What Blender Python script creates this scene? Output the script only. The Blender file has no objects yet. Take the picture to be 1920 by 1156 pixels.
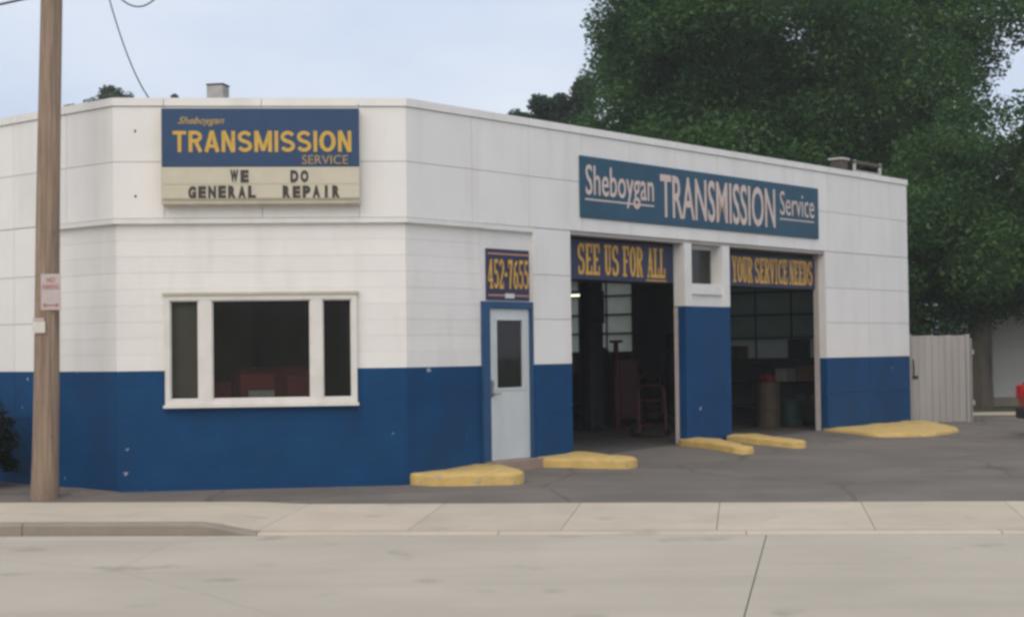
import bpy, math, random
import numpy as np
from mathutils import Matrix, Vector

random.seed(7); RNG = np.random.default_rng(11)
R = math.radians
scene = bpy.context.scene
COL = scene.collection

# ------------------------------------------------------------------ camera
cam_d = bpy.data.cameras.new("camera")
cam = bpy.data.objects.new("camera", cam_d); COL.objects.link(cam)
cam_d.sensor_width = 36.0
cam_d.lens = 56.29
cam_d.clip_start = 0.1; cam_d.clip_end = 2000
cam.matrix_world = (Matrix.Translation((0, 0, 1.66)) @ Matrix.Rotation(R(91.551), 4, 'X')
                    @ Matrix.Rotation(R(-0.743), 4, 'Z'))
scene.camera = cam

# ------------------------------------------------------------------ sky, sun, exposure
SUN_EL, SUN_AZ = 46.0, 196.0        # degrees; azimuth clockwise from +Y: behind the camera, a little left
world = bpy.data.worlds.new("World"); scene.world = world; world.use_nodes = True
wn, wl = world.node_tree.nodes, world.node_tree.links
wn.clear()
w_out = wn.new('ShaderNodeOutputWorld'); w_bg = wn.new('ShaderNodeBackground')
w_sky = wn.new('ShaderNodeTexSky'); w_sky.sky_type = 'NISHITA'; w_sky.sun_disc = False
w_sky.sun_elevation = R(SUN_EL); w_sky.sun_rotation = R(SUN_AZ)
w_sky.air_density = 1.0; w_sky.dust_density = 3.0
w_tc = wn.new('ShaderNodeTexCoord'); w_map = wn.new('ShaderNodeMapping')
w_map.inputs['Scale'].default_value = (1.0, 1.0, 2.6)
w_noise = wn.new('ShaderNodeTexNoise'); w_noise.inputs['Scale'].default_value = 3.6
w_noise.inputs['Detail'].default_value = 5; w_noise.inputs['Roughness'].default_value = 0.5
w_ramp = wn.new('ShaderNodeValToRGB')
w_ramp.color_ramp.elements[0].position = 0.30; w_ramp.color_ramp.elements[0].color = (5.6, 6.6, 8.6, 1)
w_ramp.color_ramp.elements[1].position = 0.70; w_ramp.color_ramp.elements[1].color = (8.0, 8.5, 9.4, 1)
w_mix = wn.new('ShaderNodeMixRGB'); w_mix.inputs['Fac'].default_value = 0.86
wl.new(w_tc.outputs['Generated'], w_map.inputs['Vector']); wl.new(w_map.outputs['Vector'], w_noise.inputs['Vector'])
wl.new(w_noise.outputs['Fac'], w_ramp.inputs['Fac'])
wl.new(w_sky.outputs['Color'], w_mix.inputs['Color1']); wl.new(w_ramp.outputs['Color'], w_mix.inputs['Color2'])
wl.new(w_mix.outputs['Color'], w_bg.inputs['Color']); w_bg.inputs['Strength'].default_value = 0.1
wl.new(w_bg.outputs['Background'], w_out.inputs['Surface'])

sun_d = bpy.data.lights.new("sun", 'SUN'); sun = bpy.data.objects.new("sun", sun_d); COL.objects.link(sun)
sun_d.energy = 1.5; sun_d.angle = R(70); sun_d.color = (1.0, 0.86, 0.67)
_v = Vector((math.sin(R(SUN_AZ)) * math.cos(R(SUN_EL)), math.cos(R(SUN_AZ)) * math.cos(R(SUN_EL)), math.sin(R(SUN_EL))))
sun.rotation_euler = _v.to_track_quat('Z', 'Y').to_euler()

scene.view_settings.view_transform = 'Standard'; scene.view_settings.look = 'None'
scene.view_settings.exposure = 0.14; scene.view_settings.gamma = 1.0
scene.view_settings.use_curve_mapping = False
scene.render.engine = 'CYCLES'
scene.cycles.filter_width = 3.0           # the photograph is a soft phone picture
scene.cycles.max_bounces = 8; scene.cycles.transparent_max_bounces = 16
scene.cycles.use_denoising = True

# ------------------------------------------------------------------ helpers
class MB:
    def __init__(s): s.v = []; s.f = []
    def box(s, x0, x1, y0, y1, z0, z1, tr=None):
        n = len(s.v)
        p = [(x0,y0,z0),(x1,y0,z0),(x1,y1,z0),(x0,y1,z0),(x0,y0,z1),(x1,y0,z1),(x1,y1,z1),(x0,y1,z1)]
        s.v += [tr(*q) for q in p] if tr else p
        s.f += [tuple(n+i for i in q) for q in ((0,3,2,1),(4,5,6,7),(0,1,5,4),(1,2,6,5),(2,3,7,6),(3,0,4,7))]
        return s
    def bbox(s, x0, x1, y0, y1, z0, z1, b):          # box with chamfered edges
        n = len(s.v); idx = {}
        for ix, x in enumerate((x0, x1)):
            for iy, y in enumerate((y0, y1)):
                for iz, z in enumerate((z0, z1)):
                    sx, sy, sz = (b, -b)[ix], (b, -b)[iy], (b, -b)[iz]
                    for k, q in enumerate(((x, y+sy, z+sz), (x+sx, y, z+sz), (x+sx, y+sy, z))):
                        idx[(ix,iy,iz,k)] = len(s.v); s.v.append(q)
        g = lambda *a: idx[a]
        for k in range(3):
            o = [a for a in range(3) if a != k]
            for side in (0, 1):
                loop = []
                for u, w in ((0,0),(1,0),(1,1),(0,1)):
                    c = [0,0,0]; c[k] = side; c[o[0]] = u; c[o[1]] = w
                    loop.append(g(*c, k))
                s.f.append(tuple(loop))
        for k in range(3):
            o = [a for a in range(3) if a != k]
            for u in (0,1):
                for w in (0,1):
                    c0 = [0,0,0]; c0[o[0]] = u; c0[o[1]] = w; c1 = list(c0); c1[k] = 1
                    s.f.append((g(*c0,o[0]), g(*c1,o[0]), g(*c1,o[1]), g(*c0,o[1])))
        for ix in (0,1):
            for iy in (0,1):
                for iz in (0,1): s.f.append(tuple(g(ix,iy,iz,k) for k in range(3)))
        return s
    def prism(s, poly, z0, z1, top=None, tr=None):
        n = len(s.v); m = len(poly); top = top or poly
        zz0 = z0 if callable(z0) else (lambda x, y: z0); zz1 = z1 if callable(z1) else (lambda x, y: z1)
        a = [(x, y, zz0(x, y)) for x, y in poly] + [(x, y, zz1(x, y)) for x, y in top]
        s.v += [tr(*q) for q in a] if tr else a
        s.f.append(tuple(n+i for i in reversed(range(m)))); s.f.append(tuple(n+m+i for i in range(m)))
        for i in range(m):
            j = (i+1) % m; s.f.append((n+i, n+j, n+m+j, n+m+i))
        return s
    def tube(s, pts, rad, seg=8, cap=True):
        pts = [Vector(p) for p in pts]; n0 = len(s.v)
        rad = rad if hasattr(rad, '__len__') else [rad]*len(pts)
        ref = Vector((0.13, 0.31, 0.94)).normalized()
        for i, p in enumerate(pts):
            t = (pts[min(i+1, len(pts)-1)] - pts[max(i-1, 0)]).normalized()
            rf = ref if abs(t.dot(ref)) < 0.95 else Vector((1, 0, 0))
            a = t.cross(rf).normalized(); b = t.cross(a)
            for k in range(seg):
                q = 2*math.pi*k/seg
                s.v.append(tuple(p + (a*math.cos(q) + b*math.sin(q))*rad[i]))
        for i in range(len(pts)-1):
            for k in range(seg):
                k2 = (k+1) % seg
                s.f.append((n0+i*seg+k, n0+i*seg+k2, n0+(i+1)*seg+k2, n0+(i+1)*seg+k))
        if cap:
            s.f.append(tuple(n0+k for k in reversed(range(seg))))
            s.f.append(tuple(n0+(len(pts)-1)*seg+k for k in range(seg)))
        return s
    def lathe(s, prof, seg=20, c=(0,0,0), axis='Z'):
        n0 = len(s.v)
        for r, h in prof:
            for k in range(seg):
                q = 2*math.pi*k/seg; x, y = r*math.cos(q), r*math.sin(q)
                s.v.append((c[0]+x, c[1]+y, c[2]+h) if axis == 'Z' else (c[0]+x, c[1]+h, c[2]+y))
        for i in range(len(prof)-1):
            for k in range(seg):
                k2 = (k+1) % seg
                s.f.append((n0+i*seg+k, n0+i*seg+k2, n0+(i+1)*seg+k2, n0+(i+1)*seg+k))
        s.f.append(tuple(n0+k for k in range(seg))); s.f.append(tuple(n0+(len(prof)-1)*seg+k for k in range(seg)))
        return s
    def mesh(s, name='m'):
        me = bpy.data.meshes.new(name); me.from_pydata(s.v, [], s.f); me.update(); return me
    def build(s, name, mat, parent=None, smooth=False, fix=True):
        me = s.mesh(name)
        if fix:
            import bmesh
            bm = bmesh.new(); bm.from_mesh(me); bmesh.ops.recalc_face_normals(bm, faces=bm.faces); bm.to_mesh(me); bm.free()
        if smooth: me.shade_smooth()
        return obj(name, me, mat, parent)

def obj(name, me, mat, parent=None):
    o = bpy.data.objects.new(name, me); COL.objects.link(o)
    if mat is not None:
        me.materials.clear(); me.materials.append(M[mat] if isinstance(mat, str) else mat)
    if parent is not None: o.parent = parent
    return o
def tag(o, label=None, cat=None, group=None, kind=None):
    if label: o['label'] = label
    if cat: o['category'] = cat
    if group: o['group'] = group
    if kind: o['kind'] = kind
    return o
def empty(name, loc=(0,0,0), rz=0.0, label=None, cat=None, group=None):
    o = bpy.data.objects.new(name, None); COL.objects.link(o)
    o.empty_display_size = 0.2; o.location = loc; o.rotation_euler = (0, 0, rz)
    return tag(o, label, cat, group)
def recenter(o):                                        # origin to the middle of its base
    me = o.data; n = len(me.vertices); a = np.empty(n*3); me.vertices.foreach_get('co', a); a = a.reshape(-1,3)
    c = np.array([(a[:,0].min()+a[:,0].max())/2, (a[:,1].min()+a[:,1].max())/2, a[:,2].min()])
    me.vertices.foreach_set('co', (a-c).ravel()); me.update(); o.location = Vector(c); return o

# ------------------------------------------------------------------ materials
M = {}
def mat(name, col, rough=0.7, var=0.12, scale=3.0, detail=6, bump=0.0, bscale=60.0, spec=0.3, metal=0.0,
        rand=0.0, stretch=(1,1,1), chips=None, streak=None, fine=0.0, cracks=None, blot=None):
    m = bpy.data.materials.new(name); m.use_nodes = True; nt = m.node_tree; N, L = nt.nodes, nt.links
    b = N['Principled BSDF']; b.inputs['Roughness'].default_value = rough; b.inputs['Metallic'].default_value = metal
    b.inputs['Specular IOR Level'].default_value = spec
    tc = N.new('ShaderNodeTexCoord'); mp = N.new('ShaderNodeMapping'); mp.inputs['Scale'].default_value = stretch
    L.new(tc.outputs['Object'], mp.inputs['Vector'])
    nz = N.new('ShaderNodeTexNoise'); nz.inputs['Scale'].default_value = scale; nz.inputs['Detail'].default_value = detail
    nz.inputs['Roughness'].default_value = 0.62; L.new(mp.outputs['Vector'], nz.inputs['Vector'])
    rp = N.new('ShaderNodeValToRGB'); e = rp.color_ramp.elements
    e[0].position, e[1].position = 0.3, 0.7
    e[0].color = tuple(c*(1-var) for c in col)+(1,); e[1].color = tuple(min(1, c*(1+var)) for c in col)+(1,)
    L.new(nz.outputs['Fac'], rp.inputs['Fac']); out = rp.outputs['Color']
    def mul(sock, fac_sock, lo, hi):
        mr = N.new('ShaderNodeMapRange'); mr.inputs['To Min'].default_value = lo; mr.inputs['To Max'].default_value = hi
        L.new(fac_sock, mr.inputs['Value'])
        mx = N.new('ShaderNodeMixRGB'); mx.blend_type = 'MULTIPLY'; mx.inputs['Fac'].default_value = 1
        L.new(sock, mx.inputs['Color1']); L.new(mr.outputs['Result'], mx.inputs['Color2']); return mx.outputs['Color']
    if fine:
        n2 = N.new('ShaderNodeTexNoise'); n2.inputs['Scale'].default_value = 90; n2.inputs['Detail'].default_value = 3
        L.new(tc.outputs['Object'], n2.inputs['Vector']); out = mul(out, n2.outputs['Fac'], 1-fine, 1+fine)
    if rand:
        oi = N.new('ShaderNodeObjectInfo'); out = mul(out, oi.outputs['Random'], 1-rand, 1+rand)
    if streak:                                           # (amount, scale) runs of grime
        mp2 = N.new('ShaderNodeMapping'); mp2.inputs['Scale'].default_value = streak[1]
        L.new(tc.outputs['Object'], mp2.inputs['Vector'])
        n3 = N.new('ShaderNodeTexNoise'); n3.inputs['Scale'].default_value = 1; n3.inputs['Detail'].default_value = 5
        L.new(mp2.outputs['Vector'], n3.inputs['Vector'])
        mr3 = N.new('ShaderNodeMapRange'); mr3.inputs['From Min'].default_value = 0.5; mr3.inputs['From Max'].default_value = 0.8
        L.new(n3.outputs['Fac'], mr3.inputs['Value'])
        mx3 = N.new('ShaderNodeMixRGB'); mx3.blend_type = 'MIX'; mx3.inputs['Color2'].default_value = tuple(streak[2])+(1,)
        sc3 = N.new('ShaderNodeMath'); sc3.operation = 'MULTIPLY'; sc3.inputs[1].default_value = streak[0]
        L.new(mr3.outputs['Result'], sc3.inputs[0]); L.new(sc3.outputs['Value'], mx3.inputs['Fac'])
        L.new(out, mx3.inputs['Color1']); out = mx3.outputs['Color']
    if cracks:                                           # (scale, strength) hairline cracks
        nw = N.new('ShaderNodeTexNoise'); nw.inputs['Scale'].default_value = cracks[0]*4; nw.inputs['Detail'].default_value = 4
        L.new(tc.outputs['Object'], nw.inputs['Vector'])
        mxw = N.new('ShaderNodeMixRGB'); mxw.inputs['Fac'].default_value = 0.22; L.new(tc.outputs['Object'], mxw.inputs['Color1']); L.new(nw.outputs['Color'], mxw.inputs['Color2'])
        vo = N.new('ShaderNodeTexVoronoi'); vo.feature = 'DISTANCE_TO_EDGE'; vo.inputs['Scale'].default_value = cracks[0]; L.new(mxw.outputs['Color'], vo.inputs['Vector'])
        mk = N.new('ShaderNodeMapRange'); mk.inputs['From Min'].default_value = 0.0; mk.inputs['From Max'].default_value = cracks[2]
        mk.inputs['To Min'].default_value = 1-cracks[1]; mk.inputs['To Max'].default_value = 1.0; L.new(vo.outputs['Distance'], mk.inputs['Value'])
        mc = N.new('ShaderNodeMixRGB'); mc.blend_type = 'MULTIPLY'; mc.inputs['Fac'].default_value = 1; L.new(out, mc.inputs['Color1']); L.new(mk.outputs['Result'], mc.inputs['Color2']); out = mc.outputs['Color']
    if blot:                                             # (scale, threshold, factor) oil and tyre stains
        no = N.new('ShaderNodeTexNoise'); no.inputs['Scale'].default_value = blot[0]; no.inputs['Detail'].default_value = 3; L.new(mp.outputs['Vector'], no.inputs['Vector'])
        mo = N.new('ShaderNodeMapRange'); mo.inputs['From Min'].default_value = blot[1]; mo.inputs['From Max'].default_value = blot[1]+0.08
        mo.inputs['To Min'].default_value = 1.0; mo.inputs['To Max'].default_value = blot[2]; L.new(no.outputs['Fac'], mo.inputs['Value'])
        mq = N.new('ShaderNodeMixRGB'); mq.blend_type = 'MULTIPLY'; mq.inputs['Fac'].default_value = 1; L.new(out, mq.inputs['Color1']); L.new(mo.outputs['Result'], mq.inputs['Color2']); out = mq.outputs['Color']
    if chips:                                            # (threshold, scale, colour) flecks of lost paint
        n4 = N.new('ShaderNodeTexNoise'); n4.inputs['Scale'].default_value = chips[1]; n4.inputs['Detail'].default_value = 4
        L.new(tc.outputs['Object'], n4.inputs['Vector'])
        mr4 = N.new('ShaderNodeMapRange'); mr4.inputs['From Min'].default_value = chips[0]; mr4.inputs['From Max'].default_value = chips[0]+0.03
        L.new(n4.outputs['Fac'], mr4.inputs['Value'])
        mx4 = N.new('ShaderNodeMixRGB'); mx4.inputs['Color2'].default_value = tuple(chips[2])+(1,)
        L.new(mr4.outputs['Result'], mx4.inputs['Fac']); L.new(out, mx4.inputs['Color1']); out = mx4.outputs['Color']
    L.new(out, b.inputs['Base Color'])
    if bump:
        nb = N.new('ShaderNodeTexNoise'); nb.inputs['Scale'].default_value = bscale; nb.inputs['Detail'].default_value = 4
        L.new(mp.outputs['Vector'], nb.inputs['Vector'])
        bp = N.new('ShaderNodeBump'); bp.inputs['Strength'].default_value = bump; bp.inputs['Distance'].default_value = 0.02
        L.new(nb.outputs['Fac'], bp.inputs['Height']); L.new(bp.outputs['Normal'], b.inputs['Normal'])
    M[name] = m; return m

GRIME = (0.36, 0.33, 0.28)
mat('white_panel', (0.80,0.785,0.755), 0.5, 0.03, 1.6, bump=0.05, bscale=6, spec=0.4, rand=0.025, streak=(0.38,(2.6,2.6,0.45),(0.55,0.52,0.46)))
mat('white_siding', (0.79,0.775,0.745), 0.6, 0.03, 2.0, bump=0.08, bscale=14, rand=0.03, streak=(0.36,(2.8,2.8,0.5),(0.54,0.51,0.46)))
mat('stop_trim', (0.50,0.44,0.42), 0.6, 0.08, 5)
mat('white_trim', (0.76,0.75,0.72), 0.55, 0.05, 5, streak=(0.3,(4,4,1.2),(0.45,0.42,0.37)))
mat('blue_paint', (0.003,0.052,0.150), 0.6, 0.18, 1.4, bump=0.08, bscale=14, rand=0.03, spec=0.18, chips=(0.715,6.0,(0.35,0.40,0.48)), streak=(0.6,(2.4,2.4,0.7),(0.010,0.042,0.10)))
mat('blue_frame', (0.02,0.075,0.17), 0.5, 0.12, 4)
mat('joint', (0.42,0.40,0.38), 0.9, 0.1, 4)
mat('joint_dark', (0.14,0.135,0.125), 0.95, 0.1, 4)
mat('window_frame', (0.70,0.68,0.64), 0.55, 0.06, 5, streak=(0.3,(5,5,2),(0.4,0.37,0.32)))
mat('door_paint', (0.58,0.62,0.62), 0.4, 0.04, 3, bump=0.04, bscale=10, streak=(0.25,(5,5,1.2),(0.3,0.33,0.34)))
mat('metal', (0.32,0.31,0.30), 0.45, 0.15, 8, metal=0.8)
mat('galvanised', (0.46,0.44,0.42), 0.6, 0.15, 6, metal=0.1)
mat('roofing', (0.12,0.115,0.11), 0.95, 0.2, 3)
mat('sign_blue', (0.024,0.062,0.142), 0.45, 0.10, 2.5, spec=0.35, streak=(0.3,(3,3,1),(0.07,0.09,0.16)))
mat('sign_yellow', (0.60,0.38,0.075), 0.5, 0.12, 9)
mat('sign_script', (0.46,0.31,0.10), 0.5, 0.15, 9)
mat('sign_cream', (0.59,0.55,0.43), 0.4, 0.06, 3, streak=(0.5,(3,3,2),(0.42,0.38,0.27)))
mat('sign_cream_trim', (0.50,0.46,0.36), 0.5, 0.1, 4)
mat('letter_dark', (0.055,0.05,0.045), 0.5, 0.25, 14)
mat('sign_teal', (0.022,0.082,0.135), 0.5, 0.10, 1.6, spec=0.3, streak=(0.35,(1.5,1.5,1),(0.045,0.10,0.14)))
mat('sign_pink', (0.66,0.53,0.47), 0.55, 0.10, 8)
mat('banner_navy', (0.035,0.04,0.085), 0.6, 0.15, 4)
mat('banner_gold', (0.60,0.355,0.075), 0.55, 0.18, 10)
mat('banner_rule', (0.55,0.28,0.17), 0.55, 0.15, 9)
mat('plate', (0.62,0.62,0.60), 0.5, 0.08, 20)
mat('yellow_curb', (0.60,0.42,0.15), 0.8, 0.14, 5, bump=0.4, bscale=30, chips=(0.64,9,(0.40,0.34,0.22)), streak=(0.4,(3,3,3),(0.45,0.32,0.12)), fine=0.12)
mat('concrete', (0.50,0.435,0.345), 0.9, 0.09, 1.3, bump=0.25, bscale=70, rand=0.05, fine=0.10, blot=(1.7,0.64,0.85), streak=(0.35,(0.8,0.8,0.8),(0.42,0.345,0.255)))
mat('kerb_shade_concrete', (0.27,0.235,0.19), 0.9, 0.12, 2, bump=0.25, bscale=60, rand=0.05, fine=0.12)  # shade of the raised kerb faces put into the colour; house foundation reuses it
mat('road_concrete', (0.455,0.41,0.335), 0.9, 0.08, 0.55, bump=0.25, bscale=80, rand=0.025, fine=0.10, cracks=(0.13,0.08,0.004), blot=(1.3,0.62,0.80), streak=(0.6,(0.09,1.4,1),(0.375,0.335,0.27)))
mat('sill_concrete', (0.33,0.24,0.20), 0.9, 0.15, 4, bump=0.2)
mat('asphalt', (0.162,0.144,0.124), 0.92, 0.20, 0.5, bump=0.5, bscale=55, fine=0.25, cracks=(0.4,0.3,0.012), blot=(0.9,0.62,0.72), streak=(0.7,(0.35,1.2,1),(0.105,0.096,0.088)))
mat('dirt', (0.17,0.145,0.12), 1.0, 0.25, 6, bump=0.6, bscale=25)
mat('grass', (0.075,0.095,0.04), 1.0, 0.35, 2.0, bump=0.5, bscale=30)
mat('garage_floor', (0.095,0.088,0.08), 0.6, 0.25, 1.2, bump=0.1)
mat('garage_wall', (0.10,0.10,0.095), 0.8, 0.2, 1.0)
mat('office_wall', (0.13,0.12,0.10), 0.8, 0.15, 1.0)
mat('pole_wood', (0.30,0.22,0.16), 0.9, 0.34, 26.0, bump=0.9, bscale=40, stretch=(1,1,0.05), streak=(0.75,(26,26,0.5),(0.11,0.085,0.07)), fine=0.2)
mat('cable', (0.05,0.05,0.055), 0.6, 0.1)
mat('insulator', (0.12,0.07,0.05), 0.25, 0.1)
mat('notice_white', (0.50,0.43,0.41), 0.5, 0.08, 12)
mat('notice_red', (0.36,0.15,0.15), 0.5, 0.15, 12)
mat('paper', (0.62,0.60,0.55), 0.8, 0.08, 15)
mat('fence_wood', (0.36,0.345,0.33), 0.9, 0.10, 6, stretch=(1,1,0.08), bump=0.2, bscale=20, rand=0.04)
mat('house_siding', (0.52,0.51,0.48), 0.7, 0.05, 2, rand=0.03)
mat('house_roof', (0.09,0.085,0.08), 0.95, 0.2, 4)
mat('bark', (0.10,0.085,0.07), 0.95, 0.35, 5, stretch=(1,1,0.25), bump=0.8, bscale=12)
mat('steel_dark', (0.045,0.045,0.048), 0.5, 0.2, 5, metal=0.3)
mat('red_paint', (0.085,0.012,0.010), 0.45, 0.2, 6)
mat('red_fabric', (0.30,0.045,0.05), 0.85, 0.2, 9)
mat('wood_desk', (0.16,0.09,0.05), 0.5, 0.25, 5)
mat('cardboard', (0.24,0.17,0.10), 0.85, 0.12, 5)
mat('drum_teal', (0.018,0.05,0.05), 0.5, 0.2, 5)
mat('drum_brown', (0.085,0.068,0.048), 0.6, 0.2, 5)
mat('blind', (0.30,0.27,0.23), 0.8, 0.1, 4)
mat('car_red', (0.30,0.015,0.012), 0.22, 0.04, 2, spec=0.5)
mat('tyre', (0.02,0.02,0.02), 0.85, 0.1, 9)
mat('rim', (0.38,0.38,0.38), 0.35, 0.08, 9, metal=0.8)
mat('lens_red', (0.45,0.02,0.015), 0.15, 0.05, 9, spec=0.6)
mat('lens_clear', (0.6,0.6,0.58), 0.12, 0.05, 9, spec=0.6)
mat('plastic_black', (0.025,0.025,0.026), 0.6, 0.1, 9)
mat('rag_red', (0.12,0.014,0.014), 0.9, 0.2, 9)

def glass(name, tint, refl=1.0, base_mix=0.0, base=(0.2,0.2,0.2)):
    m = bpy.data.materials.new(name); m.use_nodes = True; N, L = m.node_tree.nodes, m.node_tree.links
    N.clear(); o = N.new('ShaderNodeOutputMaterial'); t = N.new('ShaderNodeBsdfTransparent'); t.inputs['Color'].default_value = tint+(1,)
    g = N.new('ShaderNodeBsdfGlossy'); g.inputs['Roughness'].default_value = 0.03
    fr = N.new('ShaderNodeFresnel'); fr.inputs['IOR'].default_value = 1.5
    mm = N.new('ShaderNodeMath'); mm.operation = 'MULTIPLY'; mm.inputs[1].default_value = refl; L.new(fr.outputs[0], mm.inputs[0])
    mx = N.new('ShaderNodeMixShader'); L.new(mm.outputs[0], mx.inputs['Fac']); L.new(t.outputs[0], mx.inputs[1]); L.new(g.outputs[0], mx.inputs[2])
    last = mx
    if base_mix:                                         # a film of dust
        d = N.new('ShaderNodeBsdfDiffuse'); d.inputs['Color'].default_value = base+(1,)
        nz = N.new('ShaderNodeTexNoise'); nz.inputs['Scale'].default_value = 3.0
        mr = N.new('ShaderNodeMapRange'); mr.inputs['To Min'].default_value = base_mix*0.6; mr.inputs['To Max'].default_value = base_mix*1.4
        L.new(nz.outputs['Fac'], mr.inputs['Value'])
        m2 = N.new('ShaderNodeMixShader'); L.new(mr.outputs['Result'], m2.inputs['Fac']); L.new(mx.outputs[0], m2.inputs[1]); L.new(d.outputs[0], m2.inputs[2]); last = m2
    L.new(last.outputs[0], o.inputs['Surface']); M[name] = m
glass('window_glass', (0.80,0.83,0.80), 1.0, 0.045, (0.25,0.25,0.23))
glass('car_glass', (0.25,0.28,0.27), 1.0)
def frosted(name, col, clear):
    m = bpy.data.materials.new(name); m.use_nodes = True; N, L = m.node_tree.nodes, m.node_tree.links
    N.clear(); o = N.new('ShaderNodeOutputMaterial'); t = N.new('ShaderNodeBsdfTranslucent')
    nz = N.new('ShaderNodeTexNoise'); nz.inputs['Scale'].default_value = 1.4; rp = N.new('ShaderNodeValToRGB')
    rp.color_ramp.elements[0].color = tuple(c*0.75 for c in col)+(1,); rp.color_ramp.elements[1].color = tuple(min(1,c*1.2) for c in col)+(1,)
    L.new(nz.outputs['Fac'], rp.inputs['Fac']); L.new(rp.outputs['Color'], t.inputs['Color'])
    c = N.new('ShaderNodeBsdfTransparent'); c.inputs['Color'].default_value = (0.7,0.75,0.72,1)
    mx = N.new('ShaderNodeMixShader'); mx.inputs['Fac'].default_value = clear
    L.new(t.outputs[0], mx.inputs[1]); L.new(c.outputs[0], mx.inputs[2]); L.new(mx.outputs[0], o.inputs['Surface']); M[name] = m
frosted('frosted_pane', (0.80,0.80,0.74), 0.0)
frosted('dusty_pane', (0.36,0.37,0.34), 0.05)
frosted('grimy_shade_pane', (0.16,0.19,0.16), 0.10)  # dirty glass, with the shade of the trees behind put into its colour
def emit(name, col, s):
    m = bpy.data.materials.new(name); m.use_nodes = True; N, L = m.node_tree.nodes, m.node_tree.links
    N.clear(); o = N.new('ShaderNodeOutputMaterial'); e = N.new('ShaderNodeEmission'); e.inputs['Color'].default_value = col+(1,); e.inputs['Strength'].default_value = s
    L.new(e.outputs[0], o.inputs['Surface']); M[name] = m
emit('tube_light', (0.95,1.0,0.72), 1.6)
def leafmat(name, dark, light, trans=0.35):
    m = bpy.data.materials.new(name); m.use_nodes = True; N, L = m.node_tree.nodes, m.node_tree.links
    N.clear(); o = N.new('ShaderNodeOutputMaterial'); ge = N.new('ShaderNodeNewGeometry'); rp = N.new('ShaderNodeValToRGB')
    rp.color_ramp.elements[0].color = dark+(1,); rp.color_ramp.elements[1].color = light+(1,)
    tc = N.new('ShaderNodeTexCoord'); nz = N.new('ShaderNodeTexNoise'); nz.inputs['Scale'].default_value = 0.55; nz.inputs['Detail'].default_value = 3
    L.new(tc.outputs['Object'], nz.inputs['Vector']); mr = N.new('ShaderNodeMapRange'); mr.inputs['From Min'].default_value = 0.35; mr.inputs['From Max'].default_value = 0.65
    L.new(nz.outputs['Fac'], mr.inputs['Value']); mf = N.new('ShaderNodeMixRGB'); mf.inputs['Fac'].default_value = 0.62
    L.new(ge.outputs['Random Per Island'], mf.inputs['Color1']); L.new(mr.outputs['Result'], mf.inputs['Color2']); L.new(mf.outputs['Color'], rp.inputs['Fac'])
    d = N.new('ShaderNodeBsdfPrincipled'); d.inputs['Roughness'].default_value = 0.6; d.inputs['Specular IOR Level'].default_value = 0.25
    L.new(rp.outputs['Color'], d.inputs['Base Color'])
    t = N.new('ShaderNodeBsdfTranslucent'); L.new(rp.outputs['Color'], t.inputs['Color'])
    mx = N.new('ShaderNodeMixShader'); mx.inputs['Fac'].default_value = trans
    L.new(d.outputs[0], mx.inputs[1]); L.new(t.outputs[0], mx.inputs[2]); L.new(mx.outputs[0], o.inputs['Surface']); M[name] = m
leafmat('leaf_maple', (0.032,0.094,0.028), (0.108,0.215,0.060), 0.42)
leafmat('leaf_deep', (0.028,0.084,0.025), (0.092,0.185,0.052), 0.42)
leafmat('leaf_far', (0.022,0.056,0.026), (0.050,0.095,0.042))
leafmat('leaf_hazed', (0.09,0.13,0.09), (0.15,0.19,0.13))  # paleness of distance haze put into the leaf colour
leafmat('leaf_shrub', (0.004,0.010,0.005), (0.010,0.022,0.009), 0.2)

# ------------------------------------------------------------------ lettering
def text_geom(txt, w, h, bold=0.0, shear=0.0, ext=0.004, spacing=1.0):
    """text as mesh fitted to a w x h box standing in the xz plane, facing -y, lower left at the origin"""
    c = bpy.data.curves.new('t', 'FONT'); c.body = txt; c.offset = bold; c.shear = shear
    c.space_character = spacing; c.resolution_u = 3; c.extrude = 0.01
    o = bpy.data.objects.new('t', c); COL.objects.link(o)
    me = bpy.data.meshes.new_from_object(o.evaluated_get(bpy.context.evaluated_depsgraph_get()))
    n = len(me.vertices); a = np.empty(n*3); me.vertices.foreach_get('co', a); a = a.reshape(-1,3)
    mn, mx = a.min(0), a.max(0)
    b = np.empty_like(a)
    b[:,0] = (a[:,0]-mn[0])/(mx[0]-mn[0])*w
    b[:,2] = (a[:,1]-mn[1])/(mx[1]-mn[1])*h
    b[:,1] = -(a[:,2]-mn[2])/(mx[2]-mn[2])*ext
    me.vertices.foreach_set('co', b.ravel()); me.update()
    bpy.data.objects.remove(o); bpy.data.curves.remove(c)
    return me
def lettering(name, txt, x, y, z, w, h, matname, parent, **k):
    o = obj(name, text_geom(txt, w, h, **k), matname, parent); o.location = (x, y, z); return o

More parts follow.
